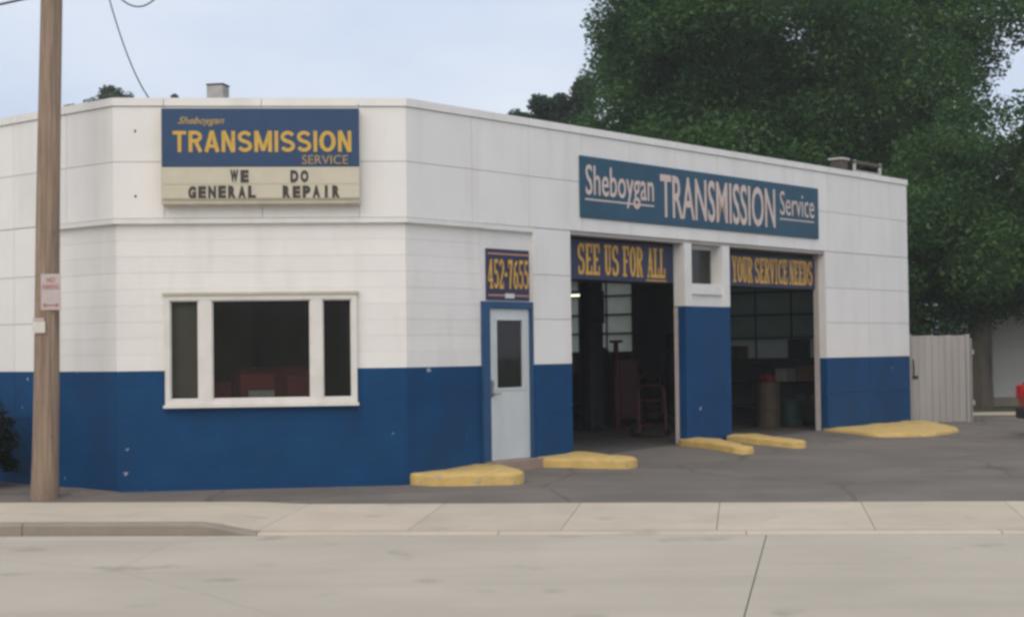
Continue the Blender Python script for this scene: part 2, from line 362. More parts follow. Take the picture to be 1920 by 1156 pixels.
def _ell(cx, cy, rx, ry, a0, a1, n=16):
    return [(cx+rx*math.cos(R(a0+(a1-a0)*i/n)), cy+ry*math.sin(R(a0+(a1-a0)*i/n))) for i in range(n+1)]
TK, TN = 0.30, 0.11
def _r(x0, y0, x1, y1): return ('r', x0, y0, x1, y1)
def _p(pts, k=1.0): return ('p', pts, k)
def _slabs(*xs): return [_r(a, y, b, y+0.095) for a, b, y in xs]
GL = {
 'E': [_r(.12,0,.42,1), _r(0,0,.95,.11), _r(0,.89,.95,1), _r(.4,.45,.72,.56), _r(.80,0,.95,.30), _r(.80,.70,.95,1)],
 'F': [_r(.12,0,.42,1), _r(0,.89,.95,1), _r(.4,.45,.72,.56), _r(.80,.68,.95,1)] + _slabs((0,.6,0)),
 'L': [_r(.14,0,.44,1), _r(0,0,.96,.11), _r(.80,0,.96,.34)] + _slabs((0,.6,.905)),
 'I': [_r(.35,0,.65,1)] + _slabs((.1,.9,0), (.1,.9,.905)),
 'U': [_r(.10,.25,.38,1), _r(.68,.25,.84,1), _p(_ell(.50,.27,.26,.21,180,360))] + _slabs((0,.48,.905), (.56,.98,.905)),
 'O': [_p(_ell(.5,.5,.35,.445,0,360,28))],
 'D': [_r(.10,0,.38,1), _p(_ell(.36,.5,.45,.445,90,-90,18))] + _slabs((0,.4,0), (0,.4,.905)),
 'C': [_p(_ell(.52,.5,.37,.445,50,310,22)), _r(.78,.66,.92,.98), _r(.80,.04,.92,.3)],
 'S': [_p(_ell(.5,.73,.33,.22,25,260,14)+_ell(.5,.275,.35,.225,85,-155,14)), _r(.74,.72,.88,.98), _r(.10,.02,.24,.28)],
 'R': [_r(.10,0,.38,1), _p(_ell(.38,.735,.44,.215,90,-90,16)), _p([(.48,.53),(.70,.30),(.84,.05)]), _r(.72,0,1,.095)] + _slabs((0,.5,0), (0,.4,.905)),
 'A': [_p([(.50,.99),(.17,.02)],.5), _p([(.50,.99),(.80,.02)]), _r(.28,.27,.70,.37)] + _slabs((0,.36,0), (.58,1,0)),
 'N': [_r(.12,0,.26,1), _p([(.20,.98),(.80,.02)]), _r(.76,0,.90,1)] + _slabs((0,.34,.905), (0,.38,0), (.62,1,.905)),
 'V': [_p([(.20,.99),(.52,.02)]), _p([(.84,.99),(.52,.02)],.5)] + _slabs((0,.42,.905), (.64,1,.905)),
 'Y': [_p([(.16,.99),(.5,.46)]), _p([(.86,.99),(.5,.46)],.6), _r(.36,0,.66,.5)] + _slabs((0,.40,.905), (.64,1,.905), (.2,.82,0)),
 '4': [_p([(.58,.97),(.08,.32)],.7), _r(.04,.24,.98,.34), _r(.48,0,.78,1)] + _slabs((.34,.94,0)),
 '5': [_r(.16,.87,.86,1), _r(.16,.50,.34,1), _p(_ell(.44,.325,.40,.26,125,-150,18))],
 '2': [_p(_ell(.5,.73,.34,.22,165,-40,16)+[(.14,.09)]), _r(.06,0,.92,.13), _r(.80,0,.92,.25)],
 '7': [_r(.08,.86,.94,1), _p([(.80,.9),(.52,.45),(.42,.01)]), _r(.08,.72,.20,1)],
 '6': [_p(_ell(.5,.30,.34,.245,0,360,24)), _p([(.78,.93),(.40,.85),(.20,.60),(.18,.30)],.9)],
 '-': [_r(.12,.42,.88,.56)],
}
GS = {
 'T': [_r(.02,.83,.98,1), _r(.37,0,.63,1)],
 'R': [_r(.06,0,.31,1), _p(_ell(.50,.725,.31,.195,90,-90,16)), _r(.2,.835,.52,1.005), _r(.2,.445,.52,.615), _p([(.52,.50),(.84,0)])],
 'A': [_p([(.5,1),(.13,0)]), _p([(.5,1),(.87,0)]), _r(.28,.20,.72,.36)],
 'N': [_r(.06,0,.30,1), _r(.70,0,.94,1), _p([(.19,1),(.81,0)])],
 'S': [_p(_ell(.5,.715,.34,.20,18,262,14)+_ell(.5,.285,.35,.20,82,-162,14))],
 'M': [_r(.04,0,.24,1), _r(.76,0,.96,1), _p([(.15,1),(.5,.06)],.75), _p([(.85,1),(.5,.06)],.75)],
 'I': [_r(.15,0,.85,1)],
 'O': [_p(_ell(.5,.5,.36,.415,0,360,28))],
}
def slab_text(txt, w, h, ext=0.004, glyphs=None, tk=TK, tn=TN, sp=0.35, gap=0.12, widths={'I':.7,'-':.6,' ':.5}):
    """slab-serif show-card lettering fitted to w x h, in the xz plane facing -y"""
    adv = [widths.get(c, 1.0) for c in txt]; tot = sum(adv) + gap*(len(txt)-1); k = w/tot
    mb = MB(); x = 0; lay = 0
    for c, a in zip(txt, adv):
        cw = a*k
        for st in (glyphs or GL).get(c, []):
            lay = (lay+1) % 9; y1 = -ext - lay*0.0004
            if st[0] == 'r':
                _, x0, y0, x1, yy1 = st; mb.box(x+x0*cw, x+x1*cw, y1, 0, y0*h, yy1*h)
            else:
                pts, kk = st[1], st[2]; n = len(pts); L_, R_ = [], []
                for i, (px, py) in enumerate(pts):
                    ax, ay = pts[max(i-1,0)]; bx, by = pts[min(i+1,n-1)]
                    closed = abs(pts[0][0]-pts[-1][0])+abs(pts[0][1]-pts[-1][1]) < 1e-6
                    if closed and i in (0, n-1): ax, ay = pts[-2]; bx, by = pts[1]
                    tx, ty = bx-ax, by-ay; q = math.hypot(tx, ty) or 1; tx /= q; ty /= q
                    ox, oy = -ty*tk*0.5*kk, tx*tn*0.5
                    L_.append((x+(px+ox)*cw, (py+oy)*h)); R_.append((x+(px-ox)*cw, (py-oy)*h))
                for i in range(n-1):
                    q = [L_[i], L_[i+1], R_[i+1], R_[i]]; b0 = len(mb.v)
                    mb.v += [(u, y1, v) for u, v in q] + [(u, 0, v) for u, v in q]
                    mb.f += [(b0,b0+1,b0+2,b0+3), (b0+4,b0+7,b0+6,b0+5), (b0,b0+4,b0+5,b0+1), (b0+2,b0+6,b0+7,b0+3)]
        x += (a+gap)*k
    return mb

# ------------------------------------------------------------------ place frames
C0 = (-1.2647, 19.4376); L0 = (-4.7552, 19.1265)
AR, AF, AL = R(50.094), R(5.094), R(-39.906)
LX, LY = -2.478, 2.478
DEP = 11.0; SE = 13.47                       # building depth, right end
K = math.sqrt(0.5)
def toW(s, y):                                # shop coordinates (along the right wall, inward) to world
    return (C0[0] + s*math.cos(AR) - y*math.sin(AR), C0[1] + s*math.sin(AR) + y*math.cos(AR))
def tR(a, y, z): return (a, y, z)
def tF(a, y, z): return (LX + a*K + y*K, LY - a*K + y*K, z)
def tL(a, y, z): return (LX + y, LY - a, z)   # a runs from the far left (negative) to the corner at 0
def ss(a, b, x):
    t = min(1.0, max(0.0, (x-a)/(b-a))); return t*t*(3-2*t)
RC, RS = 0.99549, 0.09486                     # street direction (along, pointing right)
def ab(a, b): return (a*RC + b*RS, -a*RS + b*RC)
def lot_z(x, y):
    b = RS*x + RC*y; w = (x-C0[0])*0.7671 - (y-C0[1])*0.6415
    return -0.015 + 0.055*ss(17.7, 18.4, b) + 0.20*ss(17.8, 25, b)*(1-0.55*ss(0.2, 3.0, w))

# ------------------------------------------------------------------ ground, street, pavement
mb = MB(); n = 24
for i in range(n+1):
    for j in range(n+1): mb.v.append((-600+1200*i/n, -600+1200*j/n, -0.35))
for i in range(n):
    for j in range(n): mb.f.append((i*(n+1)+j, (i+1)*(n+1)+j, (i+1)*(n+1)+j+1, i*(n+1)+j+1))
tag(mb.build('ground', 'grass', fix=False), 'dull grass and earth reaching away to the horizon', 'ground', kind='structure')

def sheet(name, x0, x1, y0, y1, nx, ny, zf, matn, pos=None):
    m = MB()
    for i in range(nx+1):
        for j in range(ny+1):
            p = (x0+(x1-x0)*i/nx, y0+(y1-y0)*j/ny)
            if pos: p = pos(*p)
            m.v.append((p[0], p[1], zf(*p)))
    for i in range(nx):
        for j in range(ny): m.f.append((i*(ny+1)+j, (i+1)*(ny+1)+j, (i+1)*(ny+1)+j+1, i*(ny+1)+j+1))
    return m.build(name, matn, fix=False, smooth=True)
lot = sheet('parking_lot', -24, 24, 17.735, 33.2, 160, 90, lambda x, y: lot_z(x, y)+0.006*math.sin(x*1.7)*math.sin(y*2.1), 'asphalt', pos=ab)
tag(lot, 'worn grey asphalt forecourt around the repair shop', 'parking lot', kind='structure')
lawn = sheet('lawn', -200, 200, 32.6, 300, 30, 30, lambda x, y: 0.215, 'grass', pos=ab)
tag(lawn, 'strip of thin grass beyond the asphalt forecourt', 'lawn', kind='structure')
walk = MB().box(9.2, 26, 33.3, 34.5, 0.1, 0.235).build('path', 'concrete')
tag(walk, 'pale concrete walk across the grass by the white house', 'path', kind='structure')

road = sheet('road', -60, 60, -6, 15.57, 4, 4, lambda x, y: -0.15, 'joint_dark', pos=ab)
tag(road, 'pale concrete street in the foreground', 'road', kind='structure')
def slab_poly(name, poly, z0, zf, matn, parent, bev=0.012):
    m = MB(); m.prism(poly, z0, zf); return m.build(name, matn, parent)
# street slabs: long joint a little askew to the kerb, cross joints every 5.2 m
def joint_b(a): return 12.78 - 0.045*a
rows = [(lambda a: 15.565, joint_b), (joint_b, lambda a: 9.1-0.02*a), (lambda a: 9.1-0.02*a, lambda a: 5.2), (lambda a: 5.2, lambda a: 0.5)]
for ri, (top, bot) in enumerate(rows):
    for k in range(-6, 7):
        a0 = 0.937 + 8.0*k; a1 = a0 + 8.0; g = 0.005; q = lambda a, b: ab(a + 0.0933*(b-15.54), b)
        sk = 0.0
        p = [q(a0+g, bot(a0)+g), q(a1-g, bot(a1)+g), q(a1-g, top(a1)-g), q(a0+g, top(a0)-g)]
        slab_poly('slab', p, -0.3, -0.12+random.uniform(-0.002,0.002), 'road_concrete', road)
# pavement slabs; kerbed on the left, a sloping drive-in apron on the right
AC = -4.55
def walk_z(x, y):
    a = x*RC - y*RS; b = RS*x + RC*y
    t = ss(AC-0.15, AC+0.55, a); f = ss(17.75, 15.75, b) if False else (17.75-b)/2.0
    f = min(1, max(0, f))
    return (1-t)*(0.012-0.012*f) + t*(-0.015-0.078*f)
side = sheet('sidewalk', -60, 60, 15.58, 17.74, 4, 2, lambda x, y: -0.24, 'joint_dark', pos=ab)
tag(side, 'pale concrete pavement between street and forecourt', 'sidewalk', kind='structure')
for k in range(-11, 13):
    a0 = -0.95 + 1.52*k; a1 = a0+1.52; g = 0.0035
    m = MB(); nx, ny = 6, 5
    for zi in (0, 1):
        for i in range(nx+1):
            for j in range(ny+1):
                bb = 15.765+(17.745-15.765)*j/ny; p = ab(a0+g+(a1-a0-2*g)*i/nx + 0.05*(bb-17.745), bb); m.v.append((p[0], p[1], walk_z(*p) if zi else -0.3))
    q = (nx+1)*(ny+1)
    for i in range(nx):
        for j in range(ny):
            c = [i*(ny+1)+j, (i+1)*(ny+1)+j, (i+1)*(ny+1)+j+1, i*(ny+1)+j+1]
            m.f.append(tuple(q+t for t in c))
    rim = [i*(ny+1) for i in range(nx+1)] + [nx*(ny+1)+j for j in range(1, ny+1)] + [i*(ny+1)+ny for i in range(nx-1, -1, -1)] + [j for j in range(ny-1, 0, -1)]
    for i in range(len(rim)):
        u, v = rim[i], rim[(i+1) % len(rim)]; m.f.append((u, v, q+v, q+u))
    m.build('slab', 'concrete', side)
def curb_top(a): 
    t = ss(AC-0.1, AC+0.5, a); return (1-t)*0.0 + t*(-0.098)
for k in range(-7, 9):                         # kerb stones, dropped along the drive-in
    a0 = AC+0.5 + 2.4*k; a1 = a0+2.4; g = 0.004; m = MB(); ns = 12
    for i in range(ns+1):
        a = a0+g+(a1-a0-2*g)*i/ns; zt = curb_top(a)
        for b, z in ((15.572,-0.3),(15.572,min(zt-0.02,-0.10) if zt<-0.08 else zt-0.025),(15.60,zt),(15.755,zt+0.001),(15.755,-0.3)):
            p = ab(a, b); m.v.append((p[0], p[1], z))
    for i in range(ns):
        for j in range(4): m.f.append((i*5+j, (i+1)*5+j, (i+1)*5+j+1, i*5+j+1))
    m.f.append((0,1,2,3,4)); m.f.append(tuple(ns*5+j for j in (4,3,2,1,0)))
    m.build('kerbstone', 'kerb_shade_concrete' if k < 0 else 'concrete', side)
# a band of dirt gathered along the foot of the left wall
def dirt_mound(name, pts, h, label):
    m = MB(); N_ = 40; 
    base = [Vector((p[0], p[1], 0)) for p in pts]
    cxm = sum(base, Vector())/len(base)
    rings = [1.0, 0.72, 0.4, 0.0]
    for ri, q in enumerate(rings[:-1]):
        for p in base:
            v = cxm + (p-cxm)*q; z = lot_z(v.x, v.y) - 0.01 + h*(1-q**2)*random.uniform(0.6,1.2); m.v.append((v.x, v.y, z))
    m.v.append((cxm.x, cxm.y, lot_z(cxm.x, cxm.y)+h)); nb = len(base)
    for ri in range(2):
        for i in range(nb):
            j = (i+1) % nb; m.f.append((ri*nb+i, ri*nb+j, (ri+1)*nb+j, (ri+1)*nb+i))
    for i in range(nb): m.f.append((2*nb+i, 2*nb+(i+1) % nb, 3*nb))
    tag(m.build(name, 'dirt', smooth=True), label, 'dirt', kind='stuff')
dirt_mound('dirt', [(-5.2,18.95),(-4.75,18.98),(-4.55,19.06),(-4.78,19.2),(-5.2,19.45),(-5.75,19.75),(-6.0,19.6),(-5.6,19.2)], 0.05, 'low heap of grit along the left wall foot beside the pole')

# ------------------------------------------------------------------ the repair shop
shop = empty('repair_shop', (C0[0], C0[1], 0), AR,
             'white panelled repair shop with blue lower walls and a cut-off corner', 'building')
FW = 3.504
WIN = (0.595, 2.885, 1.075, 2.39)             # window in the corner wall: a0,a1,z0,z1
ROWS_UP = [3.313, 3.993, 4.662]
ROWS_PAN = [3.308, 2.688, 2.091, 1.487, 0.88, 0.24, -0.25]
wallR = MB(); wallF = MB(); wallL = MB()
# backing of the right wall
wallR.box(0.0, SE, 0.022, 0.30, 3.262, 4.70, tR)
wallR.box(0.03, 1.40, 0.072, 0.30, -0.3, 3.262, tR)
wallR.box(1.40, 2.43, 0.072, 0.30, 2.31, 3.262, tR)
wallR.box(2.43, 3.225, 0.022, 0.40, -0.3, 3.262, tR)
wallR.box(10.352, SE, 0.022, 0.235, -0.3, 3.262, tR)
# corner wall
wallF.box(0.012, FW-0.012, 0.022, 0.30, 3.262, 4.70, tF)
wallF.box(0.03, WIN[0], 0.072, 0.28, -0.3, 3.262, tF); wallF.box(WIN[1], FW-0.03, 0.072, 0.28, -0.3, 3.262, tF)
wallF.box(WIN[0], WIN[1], 0.072, 0.28, -0.3, WIN[2], tF); wallF.box(WIN[0], WIN[1], 0.072, 0.28, WIN[3], 3.262, tF)
# left wall
LEN = DEP-LY
wallL.box(-LEN, -0.012, 0.022, 0.30, 3.262, 4.70, tL)
wallL.box(-1.22, -0.03, 0.072, 0.28, -0.3, 3.262, tL); wallL.box(-LEN, -1.22, 0.022, 0.30, -0.3, 3.262, tL)
wR = wallR.build('wall', 'joint', shop); wF = wallF.build('wall', 'joint', shop); wL = wallL.build('wall', 'joint', shop)
tag(wR, 'long right wall with the garage bays'); tag(wF, 'short corner wall with the window'); tag(wL, 'left wall behind the utility pole')

def panel(par, tr, a0, a1, z0, z1, m, y0=0.0, y1=0.0215, g=0.0035, name='panel', l=True, r=True):
    MB().box(a0+(g if l else 0), a1-(g if r else 0), y0, y1, z0+g, z1-g, tr).build(name, m, par)
JF = [0.0, 0.60, 1.765, 2.93, FW]
JR = [0.0, 1.21, 2.354, 3.51, 4.67, 5.83, 6.99, 8.15, 9.31, 10.47, 11.63, 12.79, SE]
JL = [-LEN, -7.9, -6.75, -5.6, -4.4, -3.25, -2.1, -0.95, 0.0]
for par, tr, J in ((wR, tR, JR), (wF, tF, JF), (wL, tL, JL)):
    for i in range(len(J)-1):
        for z0, z1 in zip(ROWS_UP[:-1], ROWS_UP[1:]):
            panel(par, tr, J[i], J[i+1], z0, z1, 'white_panel', y0=random.uniform(-0.0015, 0.0015), l=i > 0, r=i < len(J)-2)
        MB().box(J[i]+(0.004 if i else -0.012), J[i+1]-(0.004 if i < len(J)-2 else -0.012), -0.022, 0.34, 4.666, 4.762, tr).build('coping', 'white_panel', par)
        
# clapboards on the corner and beside the door
SB = [1.487+0.1959*i for i in range(10)]; BB = [1.487-0.1965*i for i in range(10)][::-1]
def boards(par, tr, a0, a1, zs, m, hole=None):
    for z0, z1 in zip(zs[:-1], zs[1:]):
        pcs = [(a0, a1, z0, z1)]
        if hole and z1 > hole[2] and z0 < hole[3]:
            pcs = [(a0, hole[0], z0, z1), (hole[1], a1, z0, z1)]
            if z0 < hole[2]: pcs.append((hole[0], hole[1], z0, hole[2]+0.003))
            if z1 > hole[3]: pcs.append((hole[0], hole[1], hole[3]-0.003, z1))
        for p in pcs:
            m_ = MB(); j = random.uniform(-0.001, 0.001)
            x0, x1, q0, q1 = p; g = 0.0007 if m != 'blue_paint' else 0.0003; lean = 0.0016 if m != 'blue_paint' else 0.0008
            v = [(x0,0.05-lean+j,q0+g),(x1,0.05-lean+j,q0+g),(x1,0.0725,q0+g),(x0,0.0725,q0+g),(x0,0.05+j,q1-g),(x1,0.05+j,q1-g),(x1,0.0725,q1-g),(x0,0.0725,q1-g)]
            m_.v = [tr(*q) for q in v]; m_.f = [(0,3,2,1),(4,5,6,7),(0,1,5,4),(1,2,6,5),(2,3,7,6),(3,0,4,7)]
            m_.build('siding_board', m, par)
cb = 0.05*math.tan(R(22.5))
for par, tr, a0, a1, h in ((wF, tF, cb, FW-cb, WIN), (wR, tR, cb, 1.40, None), (wL, tL, -1.22, -cb, None)):
    boards(par, tr, a0, a1, SB, 'white_siding', h); boards(par, tr, a0, a1, BB, 'blue_paint', h)
# cornice over the clapboards
MB().box(-0.003, FW+0.003, -0.016, 0.072, 3.25, 3.309, tF).build('cornice', 'white_trim', wF)
MB().box(-1.22, 0.003, -0.016, 0.072, 3.25, 3.309, tL).build('cornice', 'white_trim', wL)
MB().box(-0.003, 1.40, -0.016, 0.072, 3.25, 3.309, tR).build('cornice', 'white_trim', wR)
MB().box(1.402, 2.428, -0.004, 0.072, 3.246, 3.309, tR).build('cornice', 'white_trim', wR)
# panels of the piers and of the far left wall
for i in range(6):
    z1, z0 = ROWS_PAN[i], ROWS_PAN[i+1]; mt = 'white_panel' if z0 > 1.4 else 'blue_paint'
    panel(wR, tR, 2.43, 3.235, z0, z1, mt, l=False, r=False)
    for a0, a1 in ((10.34, 11.9), (11.9, SE)): panel(wR, tR, a0, a1, z0, z1, mt, l=a0 > 11, r=a0 < 11)
    for a0, a1 in ((-LEN, -7.9), (-7.9, -6.75), (-6.75, -5.6), (-5.6, -4.4), (-4.4, -3.25), (-3.25, -2.1), (-2.1, -1.22)):
        panel(wL, tL, a0, a1, z0, z1, mt)
# cheeks of the piers (reveals): painted like the fronts, with a white stop board inside
def cheek(s, zb, back=0.235):
    MB().box(s-0.003, s+0.012, 0.0215, 0.135, -0.2, zb, tR).build('reveal', 'blue_paint', wR)
    MB().box(s-0.003, s+0.012, 0.0215, 0.135, zb, 3.26, tR).build('reveal', 'white_panel', wR)
    MB().box(s-0.012, s+0.012, 0.137, back, -0.2, 3.26, tR).build('stop_board', 'stop_trim', wR)
cheek(10.345, 1.487)
MB().box(2.428, 2.44, 0.0215, 0.072, -0.2, 1.487, tR).build('reveal', 'blue_paint', wR)
MB().box(2.428, 2.44, 0.0215, 0.072, 1.487, 3.26, tR).build('reveal', 'white_panel', wR)
# middle pier with a small high window
pier = MB()
pier.box(6.055, 7.275, 0.022, 0.20, -0.3, 2.30, tR)
pier = pier.build('pillar', 'joint', shop); tag(pier, 'blue pillar between the two garage bays with a small window on top')
MB().box(6.035, 7.285, 0.0, 0.022, -0.25, 2.315, tR).build('panel', 'blue_paint', pier)
MB().box(7.275, 7.285, 0.022, 0.24, -0.25, 2.315, tR).build('panel', 'blue_paint', pier)
MB().box(6.035, 6.055, 0.022, 0.135, -0.2, 2.315, tR).build('reveal', 'blue_paint', pier)
MB().box(6.02, 6.055, 0.137, 0.20, -0.2, 2.30, tR).build('stop_board', 'stop_trim', pier)
fr = MB()
fr.box(6.035, 6.215, -0.004, 0.205, 2.317, 3.262, tR); fr.box(7.085, 7.285, -0.004, 0.26, 2.317, 3.262, tR)
fr.box(6.215, 7.085, 0.10, 0.26, 2.317, 2.66, tR); fr.box(6.215, 7.085, 0.012, 0.10, 2.50, 2.66, tR)
fr.box(6.215, 7.085, 0.05, 0.10, 2.30, 2.50, tR); fr.box(6.215, 7.085, 0.19, 0.26, 3.20, 3.262, tR)
fr.build('window_frame', 'white_trim', pier)
MB().box(6.215, 7.085, 0.215, 0.222, 2.66, 3.20, tR).build('pane', 'window_glass', pier)

# corner window
wa0, wa1, wz0, wz1 = WIN
win = MB(); yo = -0.008
win.box(wa0, wa0+0.058, yo, 0.12, wz0, wz1, tF); win.box(wa1-0.062, wa1, yo, 0.12, wz0, wz1, tF)
win.box(wa0+0.058, wa1-0.062, yo, 0.12, wz1-0.062, wz1, tF); win.box(wa0+0.058, wa1-0.062, yo, 0.12, wz0, wz0+0.06, tF)
win.box(0.995, 1.15, yo+0.004, 0.12, wz0+0.06, wz1-0.062, tF); win.box(2.328, 2.47, yo+0.004, 0.12, wz0+0.06, wz1-0.062, tF)
window = win.build('window', 'window_frame', shop); tag(window, 'wide three-light white window')
MB().box(wa0-0.025, wa1+0.025, -0.03, 0.075, wz1, wz1+0.03, tF).build('window_head', 'sign_cream_trim', window)
MB().box(wa0-0.02, wa1+0.02, -0.045, 0.06, wz0-0.035, wz0-0.001, tF).build('sill', 'window_frame', window)
for a0, a1 in ((wa0+0.058, 0.995), (1.15, 2.328), (2.47, wa1-0.062)):
    MB().box(a0, a1, 0.05, 0.056, wz0+0.06, wz1-0.062, tF).build('pane', 'window_glass', window)
    sash = MB()
    for q in ((a0, a0+0.016, wz0+0.06, wz1-0.062), (a1-0.016, a1, wz0+0.06, wz1-0.062)): sash.box(q[0], q[1], 0.03, 0.048, q[2], q[3], tF)
    sash.box(a0+0.016, a1-0.016, 0.03, 0.048, wz0+0.06, wz0+0.076, tF); sash.box(a0+0.016, a1-0.016, 0.03, 0.048, wz1-0.078, wz1-0.062, tF)
    sash.build('sash', 'window_frame', window)
MB().box(wa0+0.03, 1.04, 0.16, 0.17, wz0-0.02, wz1, tF).build('blind', 'blind', window)

# entrance door
dz0, dz1 = 0.262, 2.222
frm = MB()
frm.box(1.40, 1.545, 0.012, 0.20, 0.16, 2.315, tR); frm.box(2.372, 2.427, 0.012, 0.20, 0.16, 2.315, tR)
frm.box(1.545, 2.372, 0.012, 0.20, dz1+0.004, 2.315, tR)
MBf = frm.build('door_frame', 'blue_frame', shop)
leaf = MB(); ga0, ga1, gz0, gz1 = 1.70, 2.225, 1.195, 2.075
leaf.box(1.549, ga0, 0.045, 0.09, dz0, dz1, tR); leaf.box(ga1, 2.368, 0.045, 0.09, dz0, dz1, tR)
leaf.box(ga0, ga1, 0.045, 0.09, dz0, gz0, tR); leaf.box(ga0, ga1, 0.045, 0.09, gz1, dz1, tR)
door = leaf.build('door', 'door_paint', shop); tag(door, 'pale blue-grey entrance door with a tall glass light')
bead = MB()
for q in ((ga0-0.03, ga0, gz0-0.03, gz1+0.03), (ga1, ga1+0.03, gz0-0.03, gz1+0.03)): bead.box(q[0], q[1], 0.034, 0.046, q[2], q[3], tR)
bead.box(ga0, ga1, 0.034, 0.046, gz0-0.03, gz0, tR); bead.box(ga0, ga1, 0.034, 0.046, gz1, gz1+0.03, tR)
bead.build('glazing_bead', 'door_paint', door)
MB().box(ga0, ga1, 0.06, 0.066, gz0, gz1, tR).build('pane', 'window_glass', door)
hd = MB().box(1.585, 1.63, 0.036, 0.046, 1.08, 1.30, tR); hd.tube([(1.607,0.036,1.12),(1.607,-0.015,1.12),(1.70,-0.02,1.12)], 0.011)
hd.tube([(1.607,0.036,1.25),(1.607,0.02,1.25)], 0.018); hd.build('handle', 'metal', door)
MB().box(1.43, 2.44, -0.14, 0.2, -0.1, 0.255, tR).build('doorstep', 'sill_concrete', shop)
MB().box(1.405, 2.425, 0.052, 0.0715, 2.316, 3.246, tR).build('panel', 'white_siding', wR)

# roof, ends, back and inside of the shop
rf = MB(); rf.prism([(LX+0.3, LY+0.15), (0.15, 0.3), (SE-0.02, 0.3), (SE-0.02, DEP-0.02), (LX+0.3, DEP-0.02)], 4.20, 4.38)
roof = rf.build('roof', 'roofing', shop)
# right end wall with two steel-sash windows
W1 = (6.15, 8.35, 1.62, 3.22); W2 = (1.60, 4.02, 1.42, 3.22)
ew = MB(); y_ = 0.40
for (a0, a1, z0, z1) in ((0.022, W2[0], -0.3, 4.70), (W2[1], W1[0], -0.3, 4.70), (W1[1], DEP, -0.3, 4.70),
                         (W2[0], W2[1], -0.3, W2[2]), (W2[0], W2[1], W2[3], 4.70), (W1[0], W1[1], -0.3, W1[2]), (W1[0], W1[1], W1[3], 4.70)):
    ew.box(SE-0.25, SE-0.001, max(a0, 0.41) if a0 < 0.4 else a0, a1, z0, z1)
endw = ew.build('wall', 'garage_wall', shop)
for (a0, a1, z0, z1), pm, n_c in ((W1, 'frosted_pane', 3), (W2, 'grimy_shade_pane', 3)):
    bars = MB(); nr = 4
    for i in range(n_c+1):
        a = a0+(a1-a0)*i/n_c; bars.box(SE-0.15, SE-0.11, a-0.012, a+0.012, z0, z1)
    for j in range(nr+1):
        z = z0+(z1-z0)*j/nr; bars.box(SE-0.148, SE-0.112, a0, a1, z-0.016, z+0.016)
    sw = bars.build('sash_window', 'steel_dark', shop)
    for i in range(n_c):
        for j in range(nr):
            u0, u1 = a0+(a1-a0)*i/n_c+0.016, a0+(a1-a0)*(i+1)/n_c-0.016; v0, v1 = z0+(z1-z0)*j/nr+0.016, z0+(z1-z0)*(j+1)/nr-0.016
            m_ = 'dusty_pane' if (pm == 'grimy_shade_pane' and j == 0) else pm
            MB().box(SE-0.133, SE-0.129, u0, u1, v0, v1).build('pane', m_, sw)
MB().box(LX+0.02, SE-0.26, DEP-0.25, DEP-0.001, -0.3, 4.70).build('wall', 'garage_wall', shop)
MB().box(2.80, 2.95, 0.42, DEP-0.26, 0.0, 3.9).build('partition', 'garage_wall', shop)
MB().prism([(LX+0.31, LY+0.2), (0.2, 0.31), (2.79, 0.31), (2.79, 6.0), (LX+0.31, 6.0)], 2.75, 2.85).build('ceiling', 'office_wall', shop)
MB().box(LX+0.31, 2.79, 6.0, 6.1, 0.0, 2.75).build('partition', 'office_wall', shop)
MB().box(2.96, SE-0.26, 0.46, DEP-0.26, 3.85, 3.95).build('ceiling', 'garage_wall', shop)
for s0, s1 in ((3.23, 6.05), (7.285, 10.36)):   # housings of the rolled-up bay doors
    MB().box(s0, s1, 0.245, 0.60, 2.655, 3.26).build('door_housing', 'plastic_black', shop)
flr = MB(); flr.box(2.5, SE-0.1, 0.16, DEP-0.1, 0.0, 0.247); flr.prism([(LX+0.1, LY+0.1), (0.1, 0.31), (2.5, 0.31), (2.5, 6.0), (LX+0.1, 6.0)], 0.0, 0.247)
flr.build('floor', 'garage_floor', shop)

# small rust stains where fixings once sat on the corner panels
for a, z in ((0.262, 4.365), (0.262, 3.58)):
    MB().lathe([(0.014, -0.006), (0.018, 0.0), (0.0, 0.003)], 8, tF(a, -0.004, z), axis='Y').build('fixing', 'drum_brown', wF)

# ------------------------------------------------------------------ signs
def face_empty(name, face, a, z, out, label, cat, group=None):
    if face == 'F': q = tF(a, -out, z); ang = AF
    else: q = (a, -out, z); ang = AR
    x, y = toW(q[0], q[1]); return empty(name, (x, y, z), ang, label, cat, group)

# cabinet sign on the corner
SG = face_empty('cabinet_sign', 'F', 0.585, 3.462, 0.0, 'blue and cream cabinet sign with yellow lettering above the corner window', 'sign')
sw_, sh_ = 2.36, 1.158
MB().bbox(0, sw_, -0.15, -0.004, 0, sh_, 0.012).build('cabinet', 'sign_cream_trim', SG)
fb = MB().bbox(0.008, sw_-0.008, -0.162, -0.148, 0.452, sh_-0.006, 0.004).build('sign_face', 'sign_blue', SG)
cr = MB().bbox(0.008, sw_-0.008, -0.160, -0.148, 0.075, 0.448, 0.004).build('letter_board', 'sign_cream', SG)
MB().box(0.02, sw_-0.02, -0.166, -0.152, 0.062, 0.072).build('letter_track', 'sign_cream_trim', SG)
MB().box(0.02, sw_-0.02, -0.164, -0.156, 0.245, 0.250).build('letter_track', 'sign_cream_trim', SG)
lettering('lettering', 'Sheboygan', 0.20, -0.1625, 0.938, 0.55, 0.112, 'sign_script', fb, bold=0.012, shear=0.45, ext=0.003)
gw = {'I':.34,'M':1.25,'O':1.12,'T':.92}; gk = 2.135/(sum(gw.get(c, 1.0) for c in 'TRANSMISSION')+0.07*11); gx = 0.135
